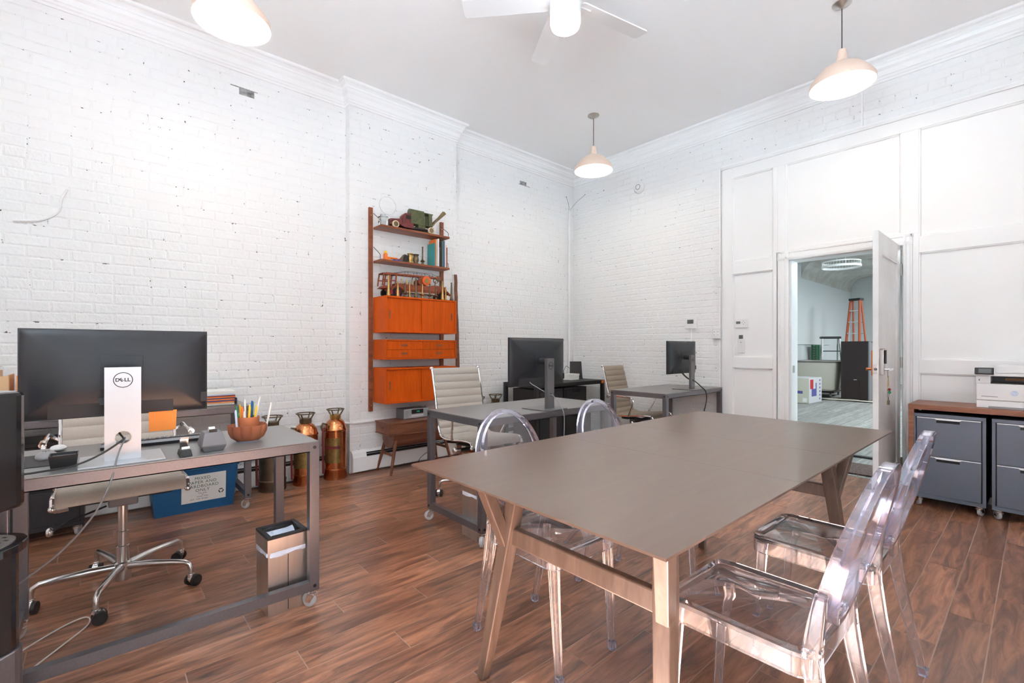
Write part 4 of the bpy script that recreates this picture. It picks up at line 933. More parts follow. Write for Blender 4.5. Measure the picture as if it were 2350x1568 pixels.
q = MB(); q.prism([(-.125,.03),(-.005,.03),(-.005,.155),(-.02,.165),(-.095,.165),(-.118,.14),(-.125,.10)], 'x', -.037, .037); cab = q.build('cab', 'toy_red', tk, bevel=.004)
q = MB()
for s in (-1, 1): q.box(min(s*.0372,s*.0382), max(s*.0372,s*.0382), -.092,-.028,.108,.146)
q.build('window', 'black', cab)
for s in (-1, 1):
    q = MB(); q.prism([(-.262,.06),(-.245,.082),(-.20,.084),(-.16,.055),(-.10,.030),(-.006,.030),(-.006,.022),(-.115,.020),(-.17,.045),(-.205,.072),(-.24,.070)], 'x', min(s*.031,s*.052), max(s*.031,s*.052)); q.build('fender', 'toy_red', tk)
    for y in (-.208, .185):
        q = MB(); q.tube([(s*.040,y,.0335),(s*.058,y,.0335)], .0335, 22); w_ = q.build('wheel', 'toy_cream', tk, smooth=True); q = MB(); q.tube([(s*.0581,y,.0335),(s*.0605,y,.0335)], .024, 20); q.build('hub', 'brass_dark', w_, smooth=True)
q = MB(); q.prism([(-.04,.075),(-.04,.20),(-.025,.222),(.0,.225),(.03,.218),(.04,.20),(.04,.075)], 'y', -.035, .115); q.build('shovel_house', 'toy_green', tk)
q = MB(); q.box(-.04,.04,.116,.21,.075,.083); q.box(-.042,.042,.116,.215,.198,.205); q.box(-.04,-.03,.165,.205,.083,.198); q.box(.03,.04,.165,.205,.083,.198); q.box(-.03,.03,.05,.13,.0445,.0745); q.build('rear_cabin', 'toy_green', tk)
q = MB(); q.bar((-.008,.20,.085),(.0,.385,.262),.016,.022,.014,.030); q.bar((.018,.205,.08),(.012,.36,.262),.012,.016,.012,.022); q.box(-.02,.02,.195,.235,.045,.0749); q.build('boom', 'brass_dark', tk)
# second shelf
fg = thing('toy_figure', 'small orange toy with a yellow round head at the left of the second shelf', 'toy', (.255, -2.935, S2))
q = MB(); q.box(-.02,.02,-.06,-.03,0,.060); q.box(-.016,.016,-.03,.075,.018,.032); q.box(-.02,.02,-.03,.0,0,.018); q.box(-.018,.018,.055,.075,0,.018); q.build('body', 'orange', fg, bevel=.005); MB().ball((0,-.045,.073), .015).build('head', 'yellow', fg, smooth=True)
bk = MB().box(.225,.275,-2.905,-2.825,S2,S2+.012).build('small_box', 'pen_blue', bevel=.002); tag(bk, 'flat blue box lying on the second shelf', 'box')
bk = MB().box(.23,.27,-2.86,-2.83,S2+.0125,S2+.024).build('small_box', 'dark_red', bevel=.002); tag(bk, 'tiny red box lying on the flat blue box', 'box')
q = MB(); q.prism([(-2.838,S2),(-2.80,S2),(-2.755,S2+.078),(-2.77,S2+.083)], 'x', .205, .250); tag(q.build('metal_bracket', 'brass_dark'), 'tilted dark metal piece on the second shelf', 'metal piece')
q = MB(); q.prism([(-2.795,S2),(-2.755,S2),(-2.738,S2+.076),(-2.782,S2+.070)], 'x', .212, .262); tag(q.build('black_gadget', 'black'), 'black boxy object leaning beside the brass jar on the second shelf', 'object')
def brass_jar(y, m, lab):
    t = thing('brass_nozzle_cup', lab, 'brass fitting', (.245, y, S2)); MB().lathe([(.024,0),(.026,.004),(.022,.010),(.022,.022),(.027,.030),(.027,.060),(.022,.070),(.022,.082),(.031,.090),(.031,.096),(.024,.096),(.022,.05),(.001,.05)], 24).build('body', m, t, smooth=True)
    MB().ring((0,0), .0285, .026, 'z', .038, .044, 24).build('band', m, t, smooth=True); return t
brass_jar(-2.712, 'brass', 'bright brass hose fitting on the second shelf, left of its darker twin'); brass_jar(-2.650, 'brass_dark', 'dark brass hose fitting on the second shelf, beside the tall slim nozzle')
def nozzle(loc, h, m, kind, lab, grp):
    P = {0: [(.017,0),(.018,.004),(.0165,.012),(.0175,.016),(.0135,.024),(.0095,.5*h),(.0065,.96*h),(.0075,.97*h),(.0075,h),(.005,h)],
         1: [(.014,0),(.014,.010),(.009,.014),(.009,.022),(.021,.030),(.023,.036),(.012,.046),(.008,.055),(.006,.93*h),(.0085,.95*h),(.0085,h),(.004,h)],
         2: [(.012,0),(.013,.018),(.008,.022),(.008,.30*h),(.0105,.31*h),(.0105,.36*h),(.0062,.40*h),(.0055,.97*h),(.007,h),(.003,h)]}[kind]
    t = thing('hose_nozzle', lab, 'brass nozzle', loc, 0, grp)
    MB().lathe(P, 18).build('barrel', m, t, smooth=True); MB().lathe([(P[0][0]+.0008,.002),(P[0][0]+.0016,.004),(P[0][0]+.0008,.006)], 18).build('collar', m, t, smooth=True)
nozzle((.262, -2.583, S2), .178, 'brass_dark', 1, 'tall slim dark nozzle in front of the teal book', None)
NZ = [(-2.997,.190,'brass',0,'tallest bright brass nozzle at the left front corner of the teak cabinet'),(-2.903,.139,'brass',0,'shorter bright brass nozzle, second from the left on the teak cabinet'),(-2.828,.131,'brass_dark',1,'dark flanged nozzle, third from the left on the teak cabinet'),
      (-2.779,.144,'brass',2,'thin golden nozzle, fourth from the left on the teak cabinet'),(-2.709,.192,'brass_dark',0,'tall brown nozzle, fifth from the left on the teak cabinet'),(-2.639,.140,'brass',1,'brass nozzle with a wide flange in front of the orange drum'),
      (-2.555,.150,'brass_dark',1,'greenish flanged nozzle right of the orange drum'),(-2.485,.122,'brass_dark',1,'small dark flanged nozzle, fourth from the right on the teak cabinet'),(-2.407,.188,'brass',0,'tall brass nozzle, third from the right on the teak cabinet'),
      (-2.368,.135,'brass',2,'thin brass nozzle, second from the right on the teak cabinet'),(-2.298,.187,'brass_dark',0,'tall dull brass nozzle at the right end of the teak cabinet')]
for (y, h, m_, k_, lab) in NZ: nozzle((.352, y, CT), h, m_, k_, lab, 'brass hose nozzles on the teak cabinet')
# books
def book(name, label, y0, y1, d, h, m, x=.128, tilt=0, page=True):
    b = thing(name, label, 'book', (x, y0, S2), 0, 'books on the second shelf'); w = y1 - y0
    q = MB(); q.box(0, d, 0, .0018, 0, h); q.box(0, d, w-.0018, w, 0, h); q.box(d-.002, d, .0018, w-.0018, 0, h); q.build('cover', m, b)
    MB().box(.002, d-.0021, .0019, w-.0019, .003, h-.003).build('pages', 'paper', b)
    if tilt: b.rotation_euler = (R(tilt), 0, 0)
    return b
book('book', 'large teal hardcover whose wide cover shows at the left end of the book row', -2.447, -2.432, .128, .238, 'teal', x=.130)
bo = book('book', 'tall orange-covered book behind the teal one', -2.427, -2.417, .120, .285, 'book_orange', x=.130)
book('book', 'tall white-spined book right of the teal cover', -2.415, -2.402, .150, .283, 'paper', x=.132)
book('book', 'thin dark book with an orange title, right of the white one', -2.399, -2.386, .145, .20, 'book_dark', x=.133); book('book', 'black tall book in the middle of the row', -2.384, -2.371, .145, .262, 'black_soft', x=.132)
book('book', 'dull green tall book in the row', -2.368, -2.350, .150, .268, 'book_green', x=.132); book('book', 'dark blue tall book in the row', -2.348, -2.334, .150, .272, 'book_blue', x=.132)
book('book', 'white book with blue title in the row', -2.332, -2.320, .15, .27, 'paper', x=.132); book('book', 'pink-spined book near the right end', -2.318, -2.306, .14, .235, 'book_pink', x=.132); book('book', 'brown thin book at the right end of the row', -2.304, -2.294, .14, .21, 'engine_red', x=.132)
# toy fire engine on top of the cabinet
fe = thing('toy_fire_engine', 'large antique red toy fire engine with a ladder rack and an orange drum', 'toy truck', (.245, -2.655, CT))
q = MB(); q.box(-.045,.045,-.31,.36,.060,.082); q.build('chassis', 'engine_red', fe)
q = MB(); q.box(-.05,.05,-.23,.12,.082,.135); q.prism([(.12,.082),(.33,.082),(.345,.11),(.33,.140),(.20,.150),(.12,.135)], 'x', -.045, .045); q.build('body', 'engine_red', fe, bevel=.005)
q = MB(); q.hexa([(-.055,-.385,.075),(.055,-.385,.075),(.055,-.24,.075),(-.055,-.24,.075),(-.05,-.35,.10),(.05,-.35,.10),(.05,-.24,.10),(-.05,-.24,.10)])
for s in (-1, 1):
    for y in (-.375, -.31, -.245): q.bar((s*.05, y, .10), (s*.048, y+.015, .215), .006, .012)
    q.box(min(s*.046,s*.052), max(s*.046,s*.052), -.375, -.235, .150, .160)
q.box(-.052,.052,-.365,-.225,.210,.222); q.build('rear_cab', 'engine_red', fe)
q = MB()
for s in (-1, 1): q.bar((s*.035,-.33,.222),(s*.030,.30,.232),.010,.014)
for k in range(14): q.bar((-.034,-.30+k*.042,.2225+k*.0007),(.034,-.30+k*.042,.2225+k*.0007),.006,.008)
q.build('ladder', 'engine_red', fe)
q = MB()
for s in (-1, 1):
    q.tube([(s*.03,-.25,.232),(s*.03,-.10,.262),(s*.03,.16,.265),(s*.03,.26,.240)], .0018, 6)
    for y, z in ((-.10,.262),(.0,.264),(.09,.265),(.18,.26)): q.tube([(s*.03,y,.229),(s*.03,y,z)], .002, 6)
q.build('hand_rail', 'dark_metal', fe)
dm = MB(); dm.tube([(-.02,.095,.185),(.060,.095,.185)], .047, 26); dm = dm.build('hose_drum', 'engine_orange', fe, smooth=True); q = MB(); q.tube([(.0601,.095,.185),(.0625,.095,.185)], .024, 22); q.build('drum_badge', 'brass_plate', dm, smooth=True)
q = MB(); q.tube([(-.05,.04,.168),(.045,.04,.168)], .030, 18); q.build('boiler', 'engine_red', fe, smooth=True)
for y, r_ in ((-.225,.047), (-.30,.040), (.285,.042)):
    for s in (-1, 1):
        q = MB(); q.tube([(s*.048,y,r_),(s*.066,y,r_)], r_, 24); w_ = q.build('wheel', 'wheel_dark', fe, smooth=True); q = MB(); q.tube([(s*.0662,y,r_),(s*.070,y,r_)], r_*.55, 20); q.build('hub', 'dark_red', w_, smooth=True)
for s in (-1, 1):
    for y0 in (-.225, .285):
        q = MB(); q.tube([(s*.058, y0-.062, .06),(s*.058, y0-.045, .092),(s*.058, y0, .106),(s*.058, y0+.05, .090),(s*.058, y0+.085, .058)], .012, 8); q.build('fender', 'engine_red', fe, smooth=True)
    MB().box(min(s*.048,s*.07), max(s*.048,s*.07), -.13, .20, .052, .060).build('running_board', 'steel', fe)
q = MB(); q.ring((.235,.205), .028, .022, 'x', -.003, .003, 22); q.tube([(0,.235,.205),(0,.225,.150)], .004, 8); q.tube([(0.03,.245,.222),(.035,.245,.222)], .03, 20); q.build('steering_wheel', 'brass_dark', fe, smooth=True)
q = MB(); q.lathe([(.012,.146),(.014,.16),(.010,.185),(.004,.21),(.001,.214)], 14, (0,.31,0)); q.build('bell', 'brass', fe, smooth=True)
q = MB(); q.tube([(0,.04,.20),(0,.02,.225),(0,-.02,.228),(0,-.035,.20),(0,-.035,.136)], .004, 8); q.build('pump_pipe', 'dark_metal', fe, smooth=True)
for y in (-.17,-.11,-.05): MB().lathe([(.006,.136),(.008,.15),(.004,.16),(.007,.175),(.002,.185)], 10, (.03,y,0)).build('lamp', 'brass', fe, smooth=True)
# ---- antique extinguishers
def extinguisher(label, loc, h, r, body, plate, grp='antique copper fire extinguishers', rz=0, band=True):
    e = thing('fire_extinguisher', label, 'fire extinguisher', loc, rz, grp); s = h/.625
    MB().lathe([(r*1.03,0),(r*1.03,.075*s),(r*1.06,.080*s),(r*1.06,.090*s),(r,.095*s),(r,.425*s),(r*1.05,.430*s),(r*1.05,.440*s),(r*.99,.446*s),(r*.93,.475*s),(r*.74,.510*s),(r*.50,.530*s),(r*.42,.535*s)], 32).build('tank', body, e, smooth=True)
    nk = MB().lathe([(r*.46,.532*s),(r*.50,.540*s),(r*.50,.570*s),(r*.42,.574*s)], 24).build('neck', 'brass_dark' if body != 'copper' or not band else 'brass', e, smooth=True)
    q = MB(); q.ring((0,0), r*.80, r*.70, 'z', h-.012, h-.004, 28)
    for k in range(4):
        a = R(45+90*k); q.tube([(r*.47*math.cos(a), r*.47*math.sin(a), .568*s), (r*.75*math.cos(a), r*.75*math.sin(a), h-.010)], .006, 6)
    q.build('hand_wheel', 'brass_dark', nk, smooth=True)
    q = MB(); q.tube([(0,-r*.95,.43*s),(0,-r*1.22,.44*s),(0,-r*1.30,.47*s),(0,-r*1.18,.50*s),(0,-r*.86,.49*s)], .0085, 8); q.build('carry_handle', 'brass_dark', e, smooth=True)
    q = MB(); q.tube(smooth_path([(.02,-r*1.02,.455*s),(.02,-r*1.2,.45*s),(.02,-r*1.24,.38*s),(.02,-r*1.22,.2*s),(.02,-r*1.2,.06*s)], 4), .009, 8); q.build('hose', 'red_band', e, smooth=True)
    if plate:
        q = MB(); n = 14; vs = []
        def patch(a0, a1, z0, z1, rr_, mm, nm, par):
            q = MB(); vs = []
            for k in range(n+1):
                a = R(a0 + (a1-a0)*k/n); vs += [(rr_*math.cos(a), rr_*math.sin(a), z0), (rr_*math.cos(a), rr_*math.sin(a), z1)]
            q.add(vs, [(2*k, 2*k+2, 2*k+3, 2*k+1) for k in range(n)]); return q.build(nm, mm, par, smooth=True)
        pl = patch(-88, 5, .150*s, .372*s, r*1.006, 'brass_plate', 'name_plate', e)
        if band: patch(-86, 3, .275*s, .300*s, r*1.010, 'red_band', 'plate_band', pl)
    return e
extinguisher('shiny copper fire extinguisher with a brass name plate, nearest the teak side table', (.140, -3.41, 0), .625, .096, 'copper', True)
extinguisher('copper fire extinguisher with a golden plate, standing between the other two at the desk corner', (.145, -3.670, 0), .612, .098, 'copper', True, band=False)
extinguisher('dull brown fire extinguisher half hidden behind the near desk', (.150, -3.935, 0), .612, .10, 'copper_dull', False)
extinguisher('tarnished greenish fire extinguisher beside the far corner desk', (.150, -1.545, 0), .635, .098, 'copper_dull', False)
extinguisher('reddish copper fire extinguisher half hidden behind the middle office chair', (.150, -1.80, 0), .625, .096, 'copper', False)
# ---- mid-century side table with radio
st = thing('side_table', 'low brown wooden sewing table with splayed legs and a rounded belly', 'side table', (.290, -2.68, 0))
MB().box(-.142, .142, -.348, .348, .372, .466).build('drawer_case', 'side_wood', st, bevel=.004)
MB().box(-.149, .149, -.356, .356, .4665, .480).build('top', 'side_wood', st, bevel=.005); MB().box(-.147, .147, -.353, .353, .362, .3715).build('lower_edge', 'side_wood', st, bevel=.003)
q = MB(); q.tube([(.02,-.3485,.425),(.02,-.362,.425)], .009, 10); q.box(-.045,.03,-.353,-.3481,.418,.433); q.build('pull', 'side_wood', st, bevel=.002)
q = MB(); q.prism([(-.125,.3619),(-.11,.315)] + [(.115*math.cos(R(180+ a)), .315 + .085*math.sin(R(180+a))) for a in range(0, 181, 15)] + [(.125,.3619)], 'y', -.29, .29); q.build('belly', 'side_wood', st)
for s in (-1, 1):
    for t in (-1, 1):
        q = MB(); q.tube([(s*.09, t*.25, .3619), (s*.142, t*.335, 0)], [.019, .011], 10); q.build('leg', 'side_wood', st, smooth=True)
    q = MB(); q.bar((-.115, s*.295, .175), (.115, s*.295, .175), .014, .022); q.build('stretcher', 'side_wood', st)
rd = thing('radio', 'small silver table radio with a green display on the side table', 'radio', (.240, -2.68, .4805), 2)
MB().box(-.09, .055, -.135, .135, .0, .098).build('case', 'mid_grey', rd, bevel=.005); fp = MB().box(.0552, .062, -.135, .135, .004, .094).build('front', 'silver', rd, bevel=.003)
MB().box(.0622, .064, -.052, .08, .046, .088).build('display', 'black_gloss', fp); text_mesh('2:45', .020, 'digits', 'led_green', fp, T3(.0645, .02, .068) @ FX, .0002); MB().box(.0622, .0632, -.055, .082, .022, .034).build('disc_slot', 'white_plastic', fp)
q = MB()
for s in (-1, 1):
    for k in range(9): q.box(.0621, .0628, s*.105-.02, s*.105+.02, .016+k*.008, .020+k*.008)
q.build('speaker_grille', 'grey_plastic', fp)
cable([(.28,-2.50,.14),(.26,-2.60,.08),(.25,-2.62,.012),(.32,-2.55,.006),(.55,-2.45,.006),(.75,-2.35,.006)], .003, 'cord', 'thin black cord trailing over the floor from the side table')
# ---- things on the corner desk
CZ = .7665
bx_ = thing('storage_box', 'cream box lying on the corner desk beside the black tablet', 'box', (.40, -.50, CZ), 8)
MB().box(-.06,.06,-.09,.09,0,.052).build('box_body', 'cable_white', bx_, bevel=.003); MB().box(-.063,.063,-.093,.093,.0525,.075).build('lid', 'cable_white', bx_, bevel=.002)
tb_ = thing('tablet_screen', 'black upright tablet on a stand on the corner desk', 'tablet', (.30, -.285, CZ), -38)
q = MB(); q.hexa([(-.03,-.085,.012),(-.018,-.085,.012),(-.018,.085,.012),(-.03,.085,.012),(-.07,-.078,.225),(-.06,-.078,.225),(-.06,.078,.225),(-.07,.078,.225)]); q.build('panel', 'black_soft', tb_, bevel=.003)
q = MB(); q.prism([(-.05,0),(.06,0),(.06,.010),(-.01,.022),(-.03,.040),(-.05,.03)], 'y', -.06, .075); q.build('base', 'black', tb_, bevel=.003)
cable([(.22,-.33,.90),(.19,-.36,.93),(.17,-.38,.88),(.16,-.39,.80),(.155,-.395,.768)], .003, 'cord', 'short black cable curling behind the tablet on the corner desk')
tag(MB().box(.6882,.690,-.255,-.200,.728,.760).build('warning_sticker', 'orange'), 'small orange sticker on the corner of the far desk', 'sticker')
for k, pts in enumerate(([(.30,-.60,.72),(.34,-.58,.60),(.30,-.50,.52),(.36,-.45,.45),(.30,-.40,.30),(.34,-.42,.02)], [(.28,-.52,.72),(.30,-.44,.62),(.33,-.36,.58),(.30,-.33,.48),(.28,-.36,.2),(.30,-.38,.02)], [(.34,-.44,.70),(.40,-.35,.66),(.41,-.28,.55),(.38,-.26,.40),(.36,-.30,.02)], [(.26,-.64,.68),(.28,-.56,.57),(.26,-.47,.50),(.30,-.38,.52),(.33,-.30,.44),(.32,-.26,.02)])):
    cable([(a_, min(max(b_, -.505), -.35), c_) for a_, b_, c_ in pts], .004, 'cord', ['tangled black cable under the corner desk, nearest the dark cabinet', 'black cable looping in the middle under the corner desk', 'black cable arching to the right under the corner desk', 'long black cable crossing the tangle under the corner desk'][k])
tw = thing('computer_tower', 'narrow black computer tower under the corner desk', 'computer', (.36, -.292, 0))
MB().box(-.15,.15,-.045,.045,.02,.40).build('case', 'black', tw, bevel=.004); q = MB(); [q.box(x, x+.03, -.045, .045, 0, .02) for x in (-.14, .11)]; q.build('feet', 'black_soft', tw)
# ---- paper trays and folders on the wall desk
WZ = .7505
tr = thing('paper_tray', 'low wire paper tray on the desk by the brick wall', 'paper tray', (.27, -4.355, WZ)); q = MB(); q.box(-.14,.14,-.115,.115,.0,.003)
for y in (-.115, .112): q.box(-.14,.14,y,y+.003,.003,.05)
q.box(-.14,-.137,-.112,.112,.003,.05); q.build('tray', 'mid_grey', tr)
z = WZ + .0035; rr = random.Random(3)
stack = [('paper','white sheet at the bottom of the paper stack'),('manila','manila folder low in the paper stack'),('book_orange','orange folder low in the stack'),('pen_blue','blue folder in the lower half of the stack'),('book_orange','orange folder in the middle of the stack'),('book_blue','dark blue folder in the middle of the stack'),('book_orange','upper orange folder in the stack'),('red_band','maroon folder near the top of the stack'),('pale_blue','pale blue folder near the top of the stack'),('paper','white paper pad second from the top of the stack'),('paper','loose white paper on top of the stack')]
for i, (m_, lab) in enumerate(stack):
    t = .0080 if i < 9 else .011; o = MB().box(-.125, .128, -.098, .100, 0, t).build('folder', m_); o.location = (.27 + rr.uniform(-.006,.006), -4.355 + rr.uniform(-.008,.008), z); o.rotation_euler = (0, 0, R(rr.uniform(-2.5, 2.5))); z += t + .0006
    tag(o, lab, 'folder', 'folders stacked on the wall desk')
fs_ = thing('file_sorter', 'upright file holder at the far left of the wall desk', 'file holder', (.22, -5.44, WZ)); q = MB(); q.box(-.12,.12,-.14,.14,0,.004); q.box(-.12,.12,-.14,-.136,.004,.14); q.box(-.12,.12,.136,.14,.004,.14); q.build('holder', 'mid_grey', fs_)
for i, (y, m_, h, lab) in enumerate(((-.10,'manila',.27,'leftmost manila folder standing in the file holder'),(-.06,'hazard',.25,'tan folder standing in the file holder'),(-.02,'manila',.285,'tall manila folder in the middle of the file holder'),(.03,'manila',.26,'manila folder right of the middle in the file holder'),(.065,'orange_note',.255,'bright orange folder in the file holder'),(.09,'book_pink',.225,'pinkish folder in the file holder'),(.108,'paper',.22,'white folder at the right end of the file holder'))):
    q = MB(); q.box(.22-.115, .22+.115, -5.44+y, -5.44+y+.006, WZ+.0045, WZ+h); tag(q.build('folder', m_), lab, 'folder', 'folders standing in the file holder')
q = MB(); q.hexa([(.362,-5.66,WZ+.001),(.368,-5.66,WZ+.001),(.368,-5.405,WZ+.001),(.362,-5.405,WZ+.001),(.345,-5.66,WZ+.255),(.351,-5.66,WZ+.255),(.351,-5.405,WZ+.255),(.345,-5.405,WZ+.255)]); tag(q.build('folder', 'manila'), 'broad manila folder leaning on the front of the file holder', 'folder')
dp = thing('desk_printer', 'low black desktop printer on the wall desk behind the near monitor', 'printer', (.26, -5.075, WZ))
MB().box(-.16,.12,-.20,.20,.012,.075).build('body', 'black', dp, bevel=.008); MB().box(-.16,.13,-.205,.205,.0755,.100).build('lid', 'black_soft', dp, bevel=.008)
MB().box(.1205,.19,-.15,.15,.016,.024).build('output_tray', 'mid_grey', dp, bevel=.002); MB().box(.1205,.124,-.17,.17,.040,.066).build('slot', 'grey_plastic', dp); MB().box(.1302,.133,-.19,.19,.082,.088).build('trim_line', 'silver', dp)
q = MB(); [q.box(x, x+.03, y, y+.03, 0, .0119) for x in (-.14, .08) for y in (-.18, .15)]; q.build('feet', 'black_soft', dp)
# ---- water dispenser at the left edge
wd = thing('water_dispenser', 'glossy black water dispenser with a perforated drip tray at the left photo edge', 'water dispenser', (2.435, -5.282, 0), 48)
q = MB(); q.prism(rrect(-.20,.06,-.12,.12,.05,5), 'z', .31, .60); q.build('lower_body', 'black_gloss', wd, bevel=.004)
q = MB(); q.prism(rrect(-.20,.065,-.125,.125,.05,5), 'z', .0, .309); q.build('plinth', 'carbon', wd, bevel=.004)
q = MB(); q.prism(rrect(-.20,-.04,-.12,.12,.04,5), 'z', .6005, .713); q.build('back_column', 'black_gloss', wd, bevel=.004)
q = MB(); q.prism(rrect(-.20,.075,-.12,.12,.05,5), 'z', .7135, 1.046); q.build('head', 'black_gloss', wd, bevel=.012)
half = [(.02,-.125)] + [(.02+.095*math.cos(R(a)), .125*math.sin(R(a))) for a in range(-90, 91, 10)] + [(-.04,.125), (-.04,-.125)]
q = MB(); q.prism(half, 'z', .6006, .626); tray = q.build('drip_tray', 'black_gloss', wd, bevel=.003)
ins = [(.02+.072*math.cos(R(a)), .10*math.sin(R(a))) for a in range(-90, 91, 10)] + [(-.035,.10), (-.035,-.10)]
q = MB(); q.prism(ins, 'z', .6262, .6285); gr = q.build('drip_grille', 'steel', tray)
q = MB()
for i in range(9):
    for j in range(4):
        x, y = -.024 + j*.026, -.08 + i*.020
        if (max(0, x-.02)/.07)**2 + (y/.095)**2 < .8: q.box(x-.004, x+.008, y-.0035, y+.0035, .62855, .6289)
q.build('slots', 'black', gr)
for y, m_ in ((-.055, 'mid_grey'), (.01, 'orange')):
    q = MB(); q.tube([(.02,y,.713),(.02,y,.680)], [.014,.010], 12); q.box(.0752,.079,y-.005,y+.005,.86,.94); q.build('spigot', m_, wd)
# ---- filing-cabinet side things: white cord loop on the floor near the dispenser
cable([(2.22,-5.23,.006),(1.95,-5.28,.006),(1.80,-5.25,.006),(1.66,-5.13,.006),(1.62,-5.05,.006),(1.70,-5.04,.006),(1.83,-5.12,.006),(2.05,-5.27,.006)], .0028, 'cable_white', 'thin white cord looping on the floor around the near chair caster')
# ---- pendants
def pendant(label, x, y, light):
    p = thing('pendant_lamp', label, 'pendant lamp', (x, y, 0), 0, 'dome pendant lamps')
    MB().lathe([(.060,ZC-.0005),(.060,ZC-.006),(.050,ZC-.014),(.022,ZC-.022),(.012,ZC-.034),(.004,ZC-.036)], 28).build('canopy', 'nickel', p, smooth=True)
    MB().cyl((0,0,3.296), (0,0,ZC-.034), .0032, n=8).build('cord', 'cord', p, smooth=True)
    so = [(.020,3.300),(.026,3.296),(.034,3.225),(.040,3.208),(.075,3.195),(.130,3.160),(.172,3.112),(.198,3.072),(.200,3.040)]
    si = [(.197,3.0402),(.194,3.071),(.168,3.109),(.127,3.155),(.073,3.190),(.038,3.203),(.020,3.206),(.001,3.206)]
    q = MB(); q.lathe(so, 36, cap=False); q.build('shade', 'shade_outer', p, smooth=True)
    q = MB(); q.lathe([(.200,3.040)] + si, 36, cap=False); q.build('shade_lining', 'shade_inner', p, smooth=True)
    q = MB(); q.tube([(0,0,3.2055),(0,0,3.165)], [.017,.017], 14); q.build('socket', 'nickel', p, smooth=True)
    q = MB(); q.ball((0,0,3.115), .047, .047, .052, 18, 10); q.build('bulb', 'bulb', p, smooth=True)
    l = bpy.data.lights.new('pendant_light', 'POINT'); l.energy = light; l.color = (1, .90, .76); l.shadow_soft_size = .05
    lo = bpy.data.objects.new('pendant_light', l); COL.objects.link(lo); lo.parent = p; lo.location = (0, 0, 3.055)
PE = 10
pendant('dome pendant lamp cropped by the top left of the photo, over the near desk', 1.27, -4.43, PE); pendant('dome pendant lamp hanging over the open door at the upper right', 3.418, -1.033, PE)
pendant('far dome pendant lamp hanging before the room corner', 1.231, -1.095, PE)
# ---- ceiling fan
fn = thing('ceiling_fan', 'white five-blade ceiling fan with a glowing dome light', 'ceiling fan', (2.36, -2.79, 0))
MB().lathe([(.095,ZC-.0005),(.095,ZC-.03),(.075,ZC-.05),(.030,ZC-.055),(.030,3.46),(.085,3.45),(.100,3.435),(.100,3.31),(.096,3.272),(.001,3.272)], 36).build('motor_housing', 'white_plastic', fn, smooth=True)
q = MB(); q.lathe([(.096,3.2715),(.096,3.232),(.088,3.205),(.064,3.188),(.03,3.181),(.001,3.180)], 32); q.build('light_dome', 'lamp_dome', fn, smooth=True)
for k in range(5):
    a = R(78 + 72*k); q = MB(); M_ = Matrix.Rotation(a, 4, 'Z') @ T3(0,0,3.375) @ Matrix.Rotation(R(11), 4, 'X')
    q.prism(rrect(.10, .66, -.064, .064, .022, 4), 'z', -.004, .004); q.xf(M_); b_ = q.build('blade', 'white_plastic', fn); q = MB(); q.box(.09, .19, -.022, .022, -.012, -.0045); q.xf(M_); q.build('blade_iron', 'white_plastic', b_)
# ---- wall fittings
def on_back(name, label, cat, x0, x1, z0, z1, d=.024, y=-.0015, m='white_plastic', bev=.004):
    t = thing(name, label, cat, ((x0+x1)/2, y, (z0+z1)/2)); w, h = (x1-x0)/2, (z1-z0)/2
    MB().box(-w, w, -d, 0, -h, h).build('housing', m, t, bevel=bev); return t, w, h, d
t, w, h, d = on_back('wall_display', 'square white wall controller with a dark screen on the brick', 'thermostat', 1.684, 1.818, 1.388, 1.518); MB().box(-w*.55, w*.55, -d-.001, -d+.001, -h*.15, h*.55).build('screen', 'lcd', t)
tag(MB().cyl((1.752,-.008,.02),(1.752,-.008,1.387), .007, n=8).build('cable_cover', 'trim_paint'), 'thin white vertical cable cover below the square wall controller', 'conduit')
t, w, h, d = on_back('thermostat', 'wide white thermostat on the panel beside the door', 'thermostat', 2.243, 2.372, 1.380, 1.472, y=-.0066); MB().box(-w*.78, -w*.12, -d-.001, -d+.001, -h*.1, h*.45).build('display', 'lcd', t)
q = MB(); [q.box(w*.35+a*.013-.004, w*.35+a*.013+.004, -d-.001, -d+.001, h*.15+b*.016-.003, h*.15+b*.016+.003) for a, b in ((0,1),(0,-1),(1,0),(-1,0))]; q.build('buttons', 'grey_plastic', t)
t, w, h, d = on_back('remote_control', 'narrow white remote control in its holder below the wide thermostat', 'remote control', 2.270, 2.336, 1.118, 1.318, y=-.0066, d=.018); MB().box(-w*.62, w*.62, -d-.001, -d+.001, h*.48, h*.86).build('display', 'lcd', t); MB().cyl((0,-d-.001,h*.1),(0,-d+.001,h*.1),.006,n=10).build('button', 'grey_plastic', t)
t, w, h, d = on_back('outlet_box', 'white double socket box on the brick next to the panelling', 'outlet', 2.004, 2.096, 1.268, 1.388, d=.035)
for s in (-1, 1): q = MB(); q.box(s*.02-.014, s*.02+.014, -d-.0015, -d+.001, -.034, .034); o_ = q.build('socket', 'trim_paint', t, bevel=.003); q = MB(); [q.box(s*.02-.006+a*.008, s*.02-.003+a*.008, -d-.0022, -d-.001, z, z+.010) for a in (0, 1) for z in (-.022, .012)]; q.build('slot', 'mid_grey', o_)
t, w, h, d = on_back('junction_box', 'blank white junction box on the brick above the socket box', 'junction box', 2.052, 2.097, 1.822, 1.935, d=.03)
for (z0, z1, lab) in ((1.936, 3.09, 'upper'), (1.389, 1.821, 'middle'), (.02, 1.267, 'lower')):
    tag(MB().box(2.070, 2.088, -.016, -.0015, z0, z1).build('raceway', 'trim_paint'), lab + ' length of white raceway along the panel edge', 'conduit', 'white raceway beside the panelling')
sd = thing('smoke_detector', 'round white smoke detector high on the back wall', 'smoke detector', (1.075, -.0015, 3.155))
